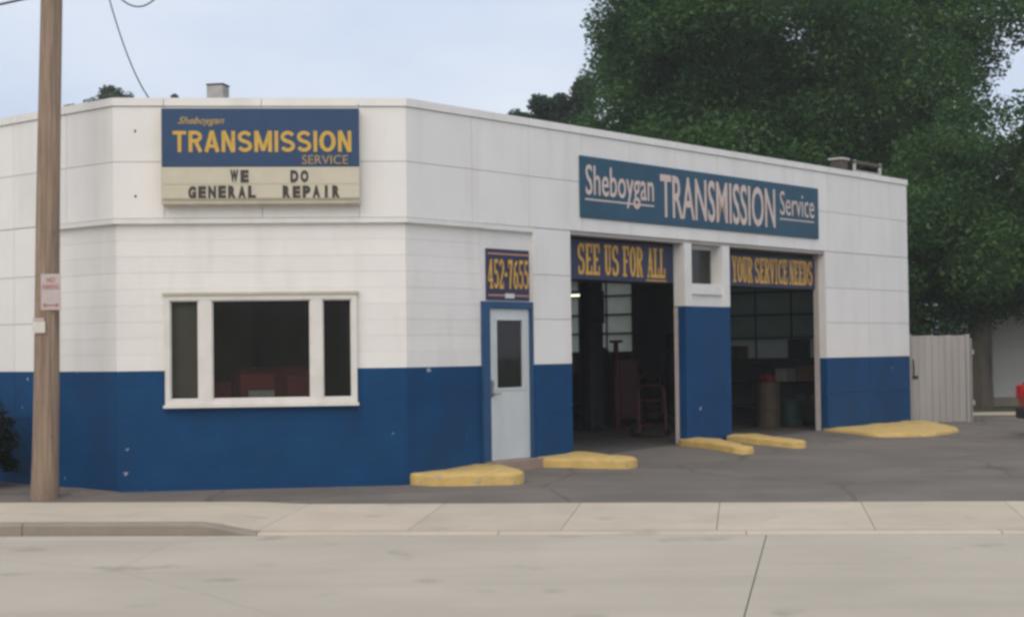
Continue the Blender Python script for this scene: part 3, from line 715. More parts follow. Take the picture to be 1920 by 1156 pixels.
for c in 'TRANSMISSION':
    cw_ = gw.get(c, 1.0)*gk; o = slab_text(c, cw_, 0.252, glyphs=GS, tk=0.25, tn=0.17).build('letter', 'sign_yellow', fb); o.location = (gx, -0.1625, 0.628); gx += cw_+0.07*gk
lettering('lettering', 'SERVICE', 1.667, -0.1625, 0.480, 0.55, 0.108, 'sign_script', fb, bold=-0.004, ext=0.003)
def board_letters(s, x0, x1, z, h, wide):
    n_ = len(s); step = (x1-x0)/n_
    for i, c in enumerate(s):
        w = step*(0.80 if c != 'I' else 0.30)
        lettering('letter', c, x0+step*(i+0.5)-w/2, -0.1605, z+random.uniform(-0.004,0.004), w, h, 'letter_dark', cr, bold=0.07, ext=0.004)
board_letters('WE', 0.800, 1.045, 0.262, 0.152, 0); board_letters('DO', 1.515, 1.755, 0.262, 0.150, 0)
board_letters('GENERAL', 0.305, 1.128, 0.062+0.006, 0.155, 0); board_letters('REPAIR', 1.422, 2.130, 0.062+0.006, 0.155, 0)

# long painted board over the bays
SB2 = face_empty('painted_sign', 'R', 3.447, 3.505, 0.0, 'long teal signboard with pale pink lettering above the garage bays', 'sign')
MB().bbox(0, 6.643, -0.030, -0.003, 0, 0.858, 0.005).build('board', 'sign_teal', SB2)
x0 = 3.447; z0 = 3.505
lettering('lettering', 'Sheboygan', 3.56-x0, -0.0305, 3.695-z0, 1.645, 0.555, 'sign_pink', SB2, bold=0.006, ext=0.003)
lettering('lettering', 'TRANSMISSION', 5.375-x0, -0.0305, 3.612-z0, 3.28, 0.645, 'sign_pink', SB2, bold=0.012, ext=0.003)
lettering('lettering', 'Service', 8.815-x0, -0.0305, 3.845-z0, 1.12, 0.395, 'sign_pink', SB2, bold=-0.002, ext=0.003)
MB().box(3.545-x0, 5.21-x0, -0.0325, -0.030, 3.752-z0, 3.775-z0).build('rule', 'sign_pink', SB2)
MB().box(8.80-x0, 9.925-x0, -0.0325, -0.030, 3.770-z0, 3.792-z0).build('rule', 'sign_pink', SB2)

# banner over the left bay, banner over the right bay
B1 = face_empty('banner', 'R', 3.24, 2.665, -0.205, 'navy banner reading SEE US FOR ALL over the left bay', 'banner')
MB().box(0, 2.785, -0.008, 0.036, 0, 0.56).build('banner_cloth', 'banner_navy', B1)
for t, a0, a1 in (('SEE', 3.645, 4.165), ('US', 4.275, 4.62), ('FOR', 4.72, 5.215), ('ALL', 5.335, 5.80)):
    o = slab_text(t, a1-a0, 0.445, gap=0.06).build('lettering', 'banner_gold', B1); o.location = (a0-3.24, -0.0085, 0.065)
MB().box(5.30-3.24, 5.83-3.24, -0.011, -0.008, 0.018, 0.036).build('rule', 'banner_gold', B1)
B2 = face_empty('banner', 'R', 7.30, 2.665, -0.205, 'navy banner reading YOUR SERVICE NEEDS over the right bay', 'banner')
MB().box(0, 3.03, -0.008, 0.036, 0, 0.51).build('banner_cloth', 'banner_navy', B2)
for t, a0, a1 in (('YOUR', 7.67, 8.285), ('SERVICE', 8.36, 9.405), ('NEEDS', 9.465, 10.235)):
    o = slab_text(t, a1-a0, 0.415, gap=0.06).build('lettering', 'banner_gold', B2); o.location = (a0-7.30, -0.0085, 0.058)

# phone number board over the door
PB = face_empty('phone_sign', 'R', 1.505, 2.335, -0.048, 'navy board with a gold phone number above the entrance door', 'sign')
MB().bbox(0, 0.875, -0.016, 0.002, 0, 0.665, 0.003).build('board', 'banner_navy', PB)
for z in (0.592, 0.053): MB().box(0.03, 0.855, -0.0185, -0.016, z, z+0.018).build('rule', 'banner_rule', PB)
o = slab_text('452-7655', 0.825, 0.385, gap=0.10).build('lettering', 'banner_gold', PB); o.location = (0.03, -0.0165, 0.145)
HN = face_empty('number_plate', 'R', 1.87, 2.36, -0.030, 'small pale plate at the foot of the phone number board', 'plate')
MB().bbox(0, 0.185, -0.006, 0.001, 0, 0.062, 0.002).build('plate', 'plate', HN)

# ------------------------------------------------------------------ yellow kerbs at the feet of the walls
def kerb(poly, h, label, bev=0.05):
    pts = [Vector(toW(s, -w)) for s, w in poly]
    def chaik(p):
        out = []
        for i in range(len(p)):
            a, b = p[i], p[(i+1) % len(p)]; out += [a*0.86+b*0.14, a*0.14+b*0.86]
        return out
    pts = chaik(pts); fine_ = []
    for i in range(len(pts)):
        a, b = pts[i], pts[(i+1) % len(pts)]; k_ = max(1, int((b-a).length/0.11))
        for q in range(k_): fine_.append(a.lerp(b, q/k_)+Vector((random.gauss(0,0.009), random.gauss(0,0.009))))
    pts = fine_; c = sum(pts, Vector((0,0)))/len(pts); m = MB(); n_ = len(pts)
    for zi, (k_, hh) in enumerate(((1.0, -0.15), (1.0, h*0.72), (0.988, h*0.92), (0.95, h))):
        for p in pts:
            q = c+(p-c)*k_; wob = 0.006*math.sin(q.x*9)+0.005*math.sin(q.y*13)+random.gauss(0,0.004)
            m.v.append((q.x, q.y, lot_z(q.x, q.y)+hh+(wob if zi else 0)))
    for r_ in range(3):
        for i in range(n_):
            j = (i+1) % n_; m.f.append((r_*n_+i, r_*n_+j, (r_+1)*n_+j, (r_+1)*n_+i))
    m.f.append(tuple(3*n_+i for i in range(n_)))
    o = m.build('yellow_curb', 'yellow_curb', smooth=True); recenter(o)
    return tag(o, label, 'curb', 'yellow curbs along the shop walls')
kerb([(0.05,-0.12),(1.45,-0.05),(1.48,0.25),(1.08,0.92),(0.80,1.08),(0.12,0.38)], 0.135, 'rounded yellow curb beside the entrance door, nearest the street')
kerb([(2.46,-0.05),(3.30,-0.05),(3.38,0.35),(3.22,1.12),(2.88,1.12),(2.40,0.15)], 0.12, 'yellow curb at the white and blue pier right of the door')
kerb([(5.80,-0.05),(6.30,-0.05),(6.15,0.5),(5.62,1.45),(5.32,1.35),(5.72,0.3)], 0.10, 'narrow yellow curb at the left foot of the blue pillar')
kerb([(6.85,0.15),(7.35,-0.05),(7.40,0.3),(6.98,1.52),(6.68,1.45),(6.75,0.6)], 0.10, 'narrow yellow curb at the right foot of the blue pillar')
kerb([(10.2,-0.05),(13.5,-0.05),(13.6,0.25),(12.1,1.62),(10.6,1.80),(9.55,1.35),(10.1,0.2)], 0.055, 'wide yellow wedge of curb below the rightmost blue wall')

# ------------------------------------------------------------------ things on the roof
def at(s, y, z): x, w = toW(s, y); return (x, w, z)
FL = empty('flue', at(1.50, 5.32, 4.38), AR+0.5, 'square sheet-metal flue standing on the roof behind the cabinet sign', 'flue')
MB().bbox(-0.13, 0.13, -0.13, 0.13, 0, 1.33, 0.01).build('duct', 'galvanised', FL)
MB().bbox(-0.138, 0.138, -0.138, 0.138, 1.33, 1.352, 0.005).build('cap', 'steel_dark', FL)
VK = empty('vent_pipe', at(-0.82, 3.41, 4.38), 0, 'tiny dark vent pipe poking above the roof edge', 'vent')
MB().tube([(0,0,0),(0,0,0.66)], 0.03, 10).build('pipe', 'steel_dark', VK)
MB().lathe([(0.02,0.63),(0.055,0.66),(0.055,0.70),(0.02,0.73)], 12).build('cap', 'steel_dark', VK)
RF = empty('roof_frame', at(12.35, 0.45, 4.38), AR, 'rusty pipe frame on the roof above the right bay', 'frame')
for x in (-0.05, 0.95): MB().tube([(x,0,0),(x,0,0.70)], 0.032, 8).build('post', 'galvanised', RF)
MB().tube([(-0.10,0,0.66),(0.99,0,0.66)], 0.035, 8).build('rail', 'drum_brown', RF)
MB().tube([(-0.05,0,0.50),(0.95,0,0.50)], 0.02, 8).build('rail', 'galvanised', RF)
RB = empty('roof_box', at(12.05, 0.62, 4.38), AR, 'small brown box vent on the roof beside the pipe frame', 'vent')
MB().bbox(-0.12, 0.12, -0.12, 0.12, 0, 0.68, 0.02).build('housing', 'drum_brown', RB)
MB().bbox(-0.15, 0.15, -0.15, 0.15, 0.68, 0.72, 0.012).build('lid', 'galvanised', RB)

# ------------------------------------------------------------------ utility pole, notices and cables
PX, PY = -5.486, 18.75
PO = empty('utility_pole', (PX, PY, 0.03), 0, 'weathered brown wooden utility pole in front of the left wall', 'utility pole')
lean = 0.0182
m = MB(); pts = []; rd = []
for i in range(41):
    z = -0.4+11.0*i/40; pts.append((lean*z+0.006*math.sin(z*1.3), 0.004*math.cos(z*1.7), z)); rd.append(0.152-0.0048*z + (0.012*math.exp(-max(z,0)*3)))
m.tube(pts, rd, 20).build('shaft', 'pole_wood', PO, smooth=True)
MB().bbox(lean*9.6-1.2, lean*9.6+1.2, -0.20, -0.10, 9.55, 9.67, 0.01).build('crossarm', 'pole_wood', PO)
for x in (-1.05, -0.6, 0.6, 1.05):
    MB().lathe([(0.015,0),(0.015,0.06),(0.045,0.07),(0.05,0.12),(0.03,0.15)], 12, (lean*9.6+x, -0.15, 9.67)).build('insulator', 'insulator', PO)
for z in (5.95, 6.6, 7.4):
    MB().lathe([(0.03,0),(0.05,0.02),(0.05,0.06),(0.03,0.08)], 10, (lean*z+0.15, 0, z)).build('cable_clamp', 'insulator', PO)
for i in range(26):
    z = random.uniform(0.7, 3.6); a = random.uniform(-2.6, -0.5); rr_ = 0.152-0.0048*z
    MB().box(-0.008, 0.008, -0.004, 0.003, -0.0025, 0.0025).build('staple', 'steel_dark', PO).matrix_local = Matrix.Translation((lean*z+rr_*math.cos(a), rr_*math.sin(a), z)) @ Matrix.Rotation(a+math.pi/2, 4, 'Z') @ Matrix.Rotation(random.uniform(-1,1), 4, 'Y')
NS = empty('parking_notice', (PX+lean*2.4+0.085, PY-0.150, 2.215), R(-3), 'faded white and red no parking sign on the utility pole', 'sign')
MB().bbox(-0.118, 0.118, -0.004, 0.004, 0, 0.42, 0.002).build('plate', 'notice_white', NS)
lettering('lettering', 'NO', -0.045, -0.0042, 0.318, 0.09, 0.062, 'notice_red', NS, bold=0.02, ext=0.002)
lettering('lettering', 'PARKING', -0.098, -0.0042, 0.240, 0.196, 0.058, 'notice_red', NS, bold=0.02, ext=0.002)
ar = MB(); ar.prism([(-0.10,0.055),(-0.06,0.085),(-0.06,0.064),(0.06,0.064),(0.06,0.085),(0.10,0.055),(0.06,0.025),(0.06,0.046),(-0.06,0.046),(-0.06,0.025)], 0.0042, 0.0055, tr=lambda x, y, z: (x, -z, y))
ar.build('arrow', 'notice_red', NS)
PA = empty('paper_notice', (PX+lean*2.0-0.045, PY-0.158, 1.95), R(-8), 'small white paper tacked to the pole below the sign', 'paper')
MB().bbox(-0.075, 0.075, -0.002, 0.002, 0, 0.135, 0.0008).build('sheet', 'paper', PA)
MB().bbox(-0.078, 0.060, -0.002, 0.002, 0.139, 0.175, 0.0008).build('sheet', 'notice_white', PA)

def cable(name, p, q, sag, r, label, n_=28):
    pts = []
    for i in range(n_+1):
        t = i/n_; v = Vector(p).lerp(Vector(q), t); v.z -= 4*sag*t*(1-t); pts.append(tuple(v))
    o = MB().tube(pts, r, 6).build(name, 'cable', smooth=True); recenter(o); return tag(o, label, 'cable', 'overhead cables at the pole')
cable('service_cable', (PX+lean*9.2-0.02, PY, 9.2), (-4.32, 19.80, 4.70), 0.95, 0.008, 'thin dark cable sloping down from the pole to the roof corner')
cable('slack_cable', (PX+lean*7.4+0.15, PY, 7.44), (-3.52, PY+0.05, 7.44), 1.66, 0.009, 'drooping cable loop at the top edge right of the pole')
cable('street_cable', (PX+lean*6.0-0.15, PY, 5.92), (-19.0, 20.5, 5.7), 0.55, 0.014, 'cable leaving the utility pole towards the left edge')
cable('street_cable', (PX+lean*9.6+0.6, PY-0.15, 9.80), (30.0, 16.0, 9.8), 0.8, 0.012, 'high cable running right along the street above the shop')

# ------------------------------------------------------------------ gate beside the shop
GT = empty('board_gate', (7.46, 30.05, 0.2), R(2), 'grey weathered wooden board gate at the right end of the shop', 'gate')
for i in range(8):
    x = 0.02+i*0.128; MB().bbox(x, x+0.124, -0.012, 0.012, 0.04, 1.66+random.uniform(-0.008,0.008), 0.004).build('plank', 'fence_wood', GT)
for z in (0.35, 1.35): MB().bbox(0.0, 1.04, 0.013, 0.05, z, z+0.09, 0.004).build('rail', 'fence_wood', GT)
MB().bbox(-0.06, 0.015, -0.03, 0.07, 0, 1.70, 0.006).build('post', 'fence_wood', GT); MB().bbox(1.045, 1.12, -0.03, 0.07, 0, 1.68, 0.006).build('post', 'fence_wood', GT)
lt = MB().box(0.03, 0.13, -0.03, -0.013, 0.86, 0.92); lt.tube([(0.05,-0.02,0.92),(0.05,-0.05,1.0),(0.05,-0.02,1.22)], 0.012, 6); lt.build('latch', 'steel_dark', GT)
FN = empty('board_fence', (8.62, 30.1, 0.2), R(84), 'grey board fence running back from the gate', 'fence')
for i in range(34):
    x = 0.02+i*0.128; MB().bbox(x, x+0.122, -0.012, 0.012, 0.03, 1.60+random.uniform(-0.015,0.015), 0.004).build('plank', 'fence_wood', FN)
for z in (0.35, 1.3): MB().bbox(0.0, 4.4, -0.05, -0.013, z, z+0.09, 0.004).build('rail', 'fence_wood', FN)

# ------------------------------------------------------------------ trees
def leaf_mesh(cent, rad, per, size, flat=0.75, seed=0):
    rg = np.random.default_rng(seed)
    P = []; 
    for c, r, k in zip(cent, rad, per):
        d = rg.normal(size=(k,3)); d /= np.linalg.norm(d,axis=1)[:,None]
        q = d*(rg.random(k)**0.45)[:,None]*r; q[:,2] *= flat; P.append(np.array(c)+q)
    P = np.vstack(P); n_ = len(P)
    u = rg.normal(size=(n_,3)); u[:,2] = np.abs(u[:,2])+0.5; t = rg.normal(size=(n_,3)); a = np.cross(u,t); a /= np.linalg.norm(a,axis=1)[:,None]
    b = np.cross(u,a); b /= np.linalg.norm(b,axis=1)[:,None]
    s = size*rg.uniform(0.6,1.35,n_)[:,None]
    nn = np.cross(a,b)*s*0.18
    V = np.stack([P-a*s, P+b*s*0.62+nn, P+a*s, P-b*s*0.62+nn], 1).reshape(-1,3)
    me = bpy.data.meshes.new('crown'); me.vertices.add(n_*4); me.vertices.foreach_set('co', V.ravel().astype(np.float32))
    me.loops.add(n_*4); me.loops.foreach_set('vertex_index', np.arange(n_*4, dtype=np.int32))
    me.polygons.add(n_); me.polygons.foreach_set('loop_start', np.arange(0, n_*4, 4, dtype=np.int32))
    me.update(calc_edges=True); me.validate(); return me
def tree(name, base, fork, r0, blobs, ncl, per, size, leafm, label, group, seed=1, cl=(0.55,1.15), shell=0.55, limbs=16, bark='bark'):
    """blobs: list of (centre xyz relative to base, radii xyz, weight)"""
    rg = np.random.default_rng(seed); T = empty(name, base, 0, label, 'tree', group)
    w = np.array([b[2] for b in blobs], float); w /= w.sum(); C, RD = [], []
    for i in range(ncl):
        b = blobs[rg.choice(len(blobs), p=w)]
        d = rg.normal(size=3); d /= np.linalg.norm(d); rr = shell+(1-shell)*rg.random()**0.6 if rg.random() < 0.8 else rg.random()
        C.append(np.array(b[0])+d*rr*np.array(b[1])); RD.append(rg.uniform(*cl))
    C = np.array(C); keep = C[:,2] > 1.4; C = C[keep]; RD = np.array(RD)[keep]
    cnt = (per*(RD/np.mean(RD))**2).astype(int)
    cr_ = obj('crown', leaf_mesh(C, RD, cnt, size, seed=seed+5), leafm, T); cr_['kind'] = 'stuff'
    tr_ = MB(); top = Vector((0.15, 0.1, fork)); 
    p = [(0,0,-0.3),(0.0,0.0,0.0),(0.02,0.01,fork*0.35),(0.06,0.04,fork*0.7),tuple(top)]
    tr_.tube(p, [r0*1.35, r0*1.2, r0, r0*0.92, r0*0.8], 14)
    trunk = tr_.build('trunk', bark, T, smooth=True)
    ids = rg.choice(len(C), min(limbs, len(C)), replace=False)
    for i in ids:
        e = Vector(C[i]); mid = top.lerp(e, 0.5)+Vector((rg.uniform(-.3,.3), rg.uniform(-.3,.3), rg.uniform(0.1,0.7)))
        s0 = Vector((0.1, 0.06, fork*rg.uniform(0.72,0.99)))
        q = [s0.lerp(mid,0.0), s0.lerp(mid,0.5)+Vector((0,0,0.12)), mid, mid.lerp(e,0.55)+Vector((0,0,0.08)), e]
        MB().tube([tuple(x) for x in q], [r0*0.42, r0*0.33, r0*0.22, r0*0.13, r0*0.05], 7).build('limb', bark, trunk, smooth=True)
    return T
G1 = 'trees behind the repair shop'
tree('maple_tree', (8.0, 42.5, 0.2), 3.2, 0.48,
     [((-1.6,0,8.2),(4.6,4.0,4.4),4), ((1.4,0,9.6),(3.9,3.8,4.2),3), ((0,0,5.0),(5.6,4.2,2.4),2.4), ((-2.6,-0.5,11.0),(2.6,2.6,2.2),0.8), ((3.0,0,6.0),(3.6,3.4,2.6),1.4), ((4.2,0.5,11.5),(2.6,2.4,2.4),0.8), ((-4.0,0,6.2),(2.0,2.6,1.9),1.3), ((-3.2,0,9.0),(2.1,2.2,1.9),1.5), ((-4.1,0,11.0),(1.5,1.6,1.8),0.8)],
     370, 1050, 0.064, 'leaf_maple', 'tall dark green tree with a broad crown rising behind the right bay', G1, seed=3, limbs=22, cl=(0.7,1.45))
tree('maple_tree', (10.72, 36.9, 0.2), 2.6, 0.28,
     [((0.6,0,4.6),(3.1,2.6,2.0),2.4), ((-0.2,-0.3,3.4),(2.2,2.2,1.2),1.2), ((2.2,0.2,3.6),(2.6,2.2,1.5),1.5), ((-1.2,0.6,3.0),(1.3,1.2,1.3),1.0), ((1.5,0,6.0),(2.4,2.2,1.4),1.0)],
     190, 700, 0.058, 'leaf_deep', 'lower green tree with drooping leaves at the right edge above the gate', G1, seed=9, cl=(0.5,1.1), limbs=14)
for i, (px, py, h, r, lb) in enumerate(((0.38, 56, 10.1, 0.75, 'small dark treetop at the left end of the row behind the roof'),
                                       (1.12, 56.5, 10.75, 0.8, 'second dark treetop from the left in the row behind the roof'),
                                       (1.80, 56, 10.7, 0.7, 'third dark treetop from the left in the row behind the roof'),
                                       (2.55, 55.5, 11.05, 0.95, 'tallest dark treetop of the row, beside the broad tree'))):
    tree('poplar_tree', (px, py, 0.2), 3.0, 0.22,
         [((0,0,h-0.9),(r*0.35,r*0.4,0.7),1.3), ((0,0,h-2.2),(r*0.62,r*0.7,1.0),2), ((0,0,h-4.6),(r*1.1,r*1.1,2.0),2)],
         110, 330, 0.055, 'leaf_far', lb, G1, seed=20+i, cl=(0.22,0.42), limbs=10)
tree('distant_tree', (-15.4, 62, 0.2), 5.0, 0.3, [((0.05,0,11.3),(0.55,0.6,0.5),1.2), ((0.2,0,10.75),(1.15,1.2,0.7),2.4)],
     90, 150, 0.08, 'leaf_hazed', 'pale treetop showing over the roof left of the sign', G1, seed=41, cl=(0.3,0.6), limbs=8)
tree('distant_tree', (-18.0, 66, 0.2), 5.0, 0.3, [((0.0,0,11.4),(0.35,0.35,0.3),1), ((0,0,10.4),(1.3,1.3,0.8),2)],
     60, 130, 0.08, 'leaf_hazed', 'tiny tip of a pale tree just right of the pole', G1, seed=43, cl=(0.25,0.5), limbs=8)
# dark evergreen shrub against the left wall
SH = empty('evergreen_shrub', (-6.66, 19.98, 0.05), 0, 'dark evergreen shrub at the left edge against the blue wall', 'shrub')
rg = np.random.default_rng(5); cc = []; rr = []
for i in range(70):
    d = rg.normal(size=3); d /= np.linalg.norm(d); cc.append(np.array((0,0,0.62))+d*np.array((0.50,0.42,0.58))*rg.uniform(0.5,1)); rr.append(rg.uniform(0.10,0.2))
cr_ = obj('foliage', leaf_mesh(cc, rr, [190]*70, 0.022, seed=77), 'leaf_shrub', SH); cr_['kind'] = 'stuff'
for i in range(6):
    a = i*1.05; MB().tube([(0.05*math.cos(a),0.05*math.sin(a),-0.05),(0.16*math.cos(a),0.16*math.sin(a),0.4),(0.3*math.cos(a),0.28*math.sin(a),0.85)], [0.02,0.015,0.006], 6).build('stem', 'bark', SH)

# ------------------------------------------------------------------ white house behind the gate
HS = empty('house', (11.45, 38.2, 0.18), R(-4), 'pale clapboard house half hidden by leaves at the right edge', 'house')
MB().box(0.02, 8.98, 0.03, 6.5, 0, 2.75).build('wall', 'house_siding', HS)
for i in range(15): MB().box(0.0, 9.0, 0.004+0.001*(i % 2), 0.03, 0.25+i*0.166, 0.25+(i+1)*0.166-0.004).build('siding_board', 'house_siding', HS)
MB().box(-0.01, 9.01, -0.01, 0.03, -0.1, 0.245).build('foundation', 'kerb_shade_concrete', HS)
m = MB(); m.v = [(-0.35,-0.4,2.75),(9.35,-0.4,2.75),(9.35,7.0,2.75),(-0.35,7.0,2.75),(-0.35,3.3,4.8),(9.35,3.3,4.8)]
m.f = [(0,1,5,4),(2,3,4,5),(0,4,3),(1,2,5),(0,3,2,1)]; m.build('roof', 'house_roof', HS)
for x in (3.2, 6.2):
    w_ = MB()
    for q in ((x,x+0.07,1.0,2.2),(x+0.93,x+1.0,1.0,2.2)): w_.box(q[0], q[1], -0.03, 0.004, q[2], q[3])
    w_.box(x+0.07, x+0.93, -0.03, 0.004, 1.0, 1.07); w_.box(x+0.07, x+0.93, -0.03, 0.004, 2.13, 2.2); w_.box(x+0.07, x+0.93, -0.028, 0.004, 1.57, 1.63)
    wo = w_.build('window', 'white_trim', HS); MB().box(x+0.07, x+0.93, -0.012, -0.006, 1.07, 2.13).build('pane', 'car_glass', wo)

# ------------------------------------------------------------------ red car at the right edge
CR = empty('parked_car', (8.62, 26.35, lot_z(8.9, 26.4)), R(6), 'red hatchback cut off by the right edge of the forecourt', 'car')
prof = [(0.10,0.30),(0.03,0.42),(0.0,0.62),(0.05,0.86),(0.16,0.95),(0.40,1.30),(0.62,1.42),(1.2,1.47),(1.9,1.44),(2.3,1.30),(2.95,0.98),(3.6,0.90),(3.95,0.78),(4.05,0.58),(4.0,0.36),(3.9,0.26),(0.3,0.24)]
def car_w(z): return 0.84 if z < 0.95 else 0.84-(z-0.95)*0.36
m = MB(); np_ = len(prof)
for k_, s_ in ((0,-1),(1,-1),(2,1),(3,1)):
    for x, z in prof:
        inset = 0.0 if k_ in (1,2) else 0.0
        w_ = car_w(z)
        if k_ in (1,2): m.v.append((x+(0.0 if 0.3<x<3.7 else 0), s_*(w_-0.10), z+(0.012 if z > 0.3 else 0)))
        else:
            cx_ = 2.0; m.v.append((x+(cx_-x)*0.012, s_*w_, z if z < 0.9 else z-0.02))
for k_ in range(3):
    for i in range(np_):
        j = (i+1) % np_; m.f.append((k_*np_+i, k_*np_+j, (k_+1)*np_+j, (k_+1)*np_+i))
m.f.append(tuple(range(np_))); m.f.append(tuple(3*np_+i for i in reversed(range(np_))))
body = m.build('body', 'car_red', CR, smooth=False)
def cglass(pts, name='side_window'):
    g = MB(); 
    for s_ in (-1, 1):
        a = [(x, s_*(car_w(z)+0.004), z) for x, z in pts]; b = [(x, s_*(car_w(z)-0.01), z) for x, z in pts]
        n_ = len(g.v); k_ = len(a); g.v += a+b; g.f.append(tuple(n_+i for i in range(k_))); g.f.append(tuple(n_+k_+i for i in reversed(range(k_))))
        for i in range(k_): g.f.append((n_+i, n_+(i+1) % k_, n_+k_+(i+1) % k_, n_+k_+i))
    g.build(name, 'car_glass', CR)
cglass([(0.50,0.98),(0.62,1.30),(0.80,1.38),(1.22,1.40),(1.22,0.98)]); cglass([(1.28,0.98),(1.28,1.40),(1.85,1.37),(2.15,1.28),(2.70,0.98)])
MB().prism([(-0.62,0.0),(0.62,0.0),(0.52,0.36),(-0.52,0.36)], 0, 0.012, tr=lambda x, y, z: (0.175+y*0.66-z, x, 0.965+y*0.98)).build('rear_window', 'car_glass', CR)
MB().prism([(-0.66,0.0),(0.66,0.0),(0.56,0.68),(-0.56,0.68)], 0, 0.012, tr=lambda x, y, z: (2.93-y*0.86+z, x, 0.995+y*0.46)).build('windscreen', 'car_glass', CR)
for s_ in (-1, 1):
    MB().bbox(-0.012, 0.16, min(s_*0.60,s_*0.848), max(s_*0.60,s_*0.848), 0.62, 0.86, 0.02).build('tail_light', 'lens_red', CR)
    MB().bbox(3.82, 4.03, min(s_*0.5,s_*0.83), max(s_*0.5,s_*0.83), 0.58, 0.74, 0.02).build('headlight', 'lens_clear', CR)
    MB().bbox(2.45, 2.6, min(s_*0.86,s_*0.98), max(s_*0.86,s_*0.98), 0.95, 1.07, 0.02).build('mirror', 'car_red', CR)
    for x in (0.62, 3.22):
        y0 = s_*0.70
        t_ = MB().lathe([(0.20,-0.095),(0.29,-0.10),(0.315,-0.07),(0.315,0.07),(0.29,0.10),(0.20,0.095)], 24, (x, y0+s_*0.07, 0.305), axis='Y').build('wheel', 'tyre', CR, smooth=False)
        MB().lathe([(0.19,-0.085),(0.18,-0.105),(0.05,-0.095),(0.04,0.0)] if s_ < 0 else [(0.19,0.085),(0.18,0.105),(0.05,0.095),(0.04,0.0)], 16, (x, y0+s_*0.075, 0.305), axis='Y').build('rim', 'rim', t_)
MB().bbox(-0.05, 0.10, -0.80, 0.80, 0.30, 0.50, 0.03).build('bumper', 'plastic_black', CR); MB().bbox(3.93, 4.09, -0.78, 0.78, 0.30, 0.46, 0.03).build('bumper', 'plastic_black', CR)

# ------------------------------------------------------------------ inside the bays and the office
fz = 0.247
def inside(name, s, y, label, cat, rot=0.0, group=None): return empty(name, at(s, y, fz), AR+rot, label, cat, group)
LC = inside('lift_column', 9.05, 4.05, 'dark steel lift column standing in the left bay', 'lift column')
MB().bbox(-0.19, 0.19, -0.13, 0.13, 0.02, 3.3, 0.02).build('column', 'steel_dark', LC); MB().bbox(-0.32, 0.32, -0.28, 0.28, 0, 0.02, 0.005).build('base_plate', 'steel_dark', LC)
MB().bbox(-0.25, 0.12, -0.22, -0.135, 1.9, 2.5, 0.02).build('carriage', 'steel_dark', LC)
JP = inside('jack_stand', 9.2, 3.62, 'tall red jack post beside the lift column in the left bay', 'jack')
MB().tube([(0,0,0.03),(0,0,1.15)], 0.07, 12).build('tube', 'red_paint', JP); MB().tube([(0,0,1.15),(0,0,1.55)], 0.045, 12).build('ram', 'red_paint', JP)
MB().bbox(-0.2, 0.2, -0.2, 0.2, 0, 0.03, 0.006).build('base_plate', 'red_paint', JP); MB().bbox(-0.09, 0.09, -0.09, 0.09, 1.55, 1.6, 0.01).build('saddle', 'red_paint', JP)
HT = inside('hand_truck', 7.45, 1.62, 'red tubular hand truck just inside the left bay', 'hand truck', R(-35)); HT.scale = (0.95, 0.95, 0.74)
MB().tube([(-0.24,0.0,0.10),(-0.24,0.06,1.0),(-0.2,0.10,1.12),(0.2,0.10,1.12),(0.24,0.06,1.0),(0.24,0,0.10)], 0.024, 8).build('frame', 'red_paint', HT)
for z in (0.25, 0.52, 0.80): MB().tube([(-0.24,0.02+z*0.03,z),(0.24,0.02+z*0.03,z)], 0.018, 8).build('crossbar', 'red_paint', HT)
MB().bbox(-0.27, 0.27, -0.22, 0.0, 0.02, 0.035, 0.004).build('toe_plate', 'red_paint', HT)
for s_ in (-1, 1):
    MB().lathe([(0.05,-0.03),(0.11,-0.035),(0.12,-0.02),(0.12,0.02),(0.11,0.035),(0.05,0.03)], 16, (0,0,0)).build('wheel', 'tyre', HT).matrix_local = Matrix.Translation((s_*0.31, 0.08, 0.12)) @ Matrix.Rotation(R(90), 4, 'Y')
LM = empty('tube_lamp', at(10.6, 5.85, 2.72), AR+R(90), 'glowing fluorescent tube hung in the left bay', 'lamp')
MB().bbox(-0.65, 0.65, -0.06, 0.06, 0.05, 0.11, 0.01).build('fitting', 'white_trim', LM); MB().tube([(-0.6,0,0.02),(0.6,0,0.02)], 0.02, 10).build('tube', 'tube_light', LM)
for x in (-0.5, 0.5): MB().tube([(x,0,0.11),(x,0,1.13)], 0.005, 5).build('chain', 'steel_dark', LM)
WB = inside('workbench', 12.55, 6.6, 'dark workbench under the windows deep in the left bay', 'workbench', R(90))
MB().bbox(-1.5, 1.5, -0.35, 0.35, 0.86, 0.93, 0.01).build('worktop', 'wood_desk', WB)
for x in (-1.4, 1.4):
    for y in (-0.28, 0.28): MB().bbox(x-0.04, x+0.04, y-0.04, y+0.04, 0, 0.86, 0.004).build('leg', 'steel_dark', WB)
MB().bbox(-1.4, 1.4, -0.3, 0.3, 0.25, 0.28, 0.004).build('shelf', 'wood_desk', WB)
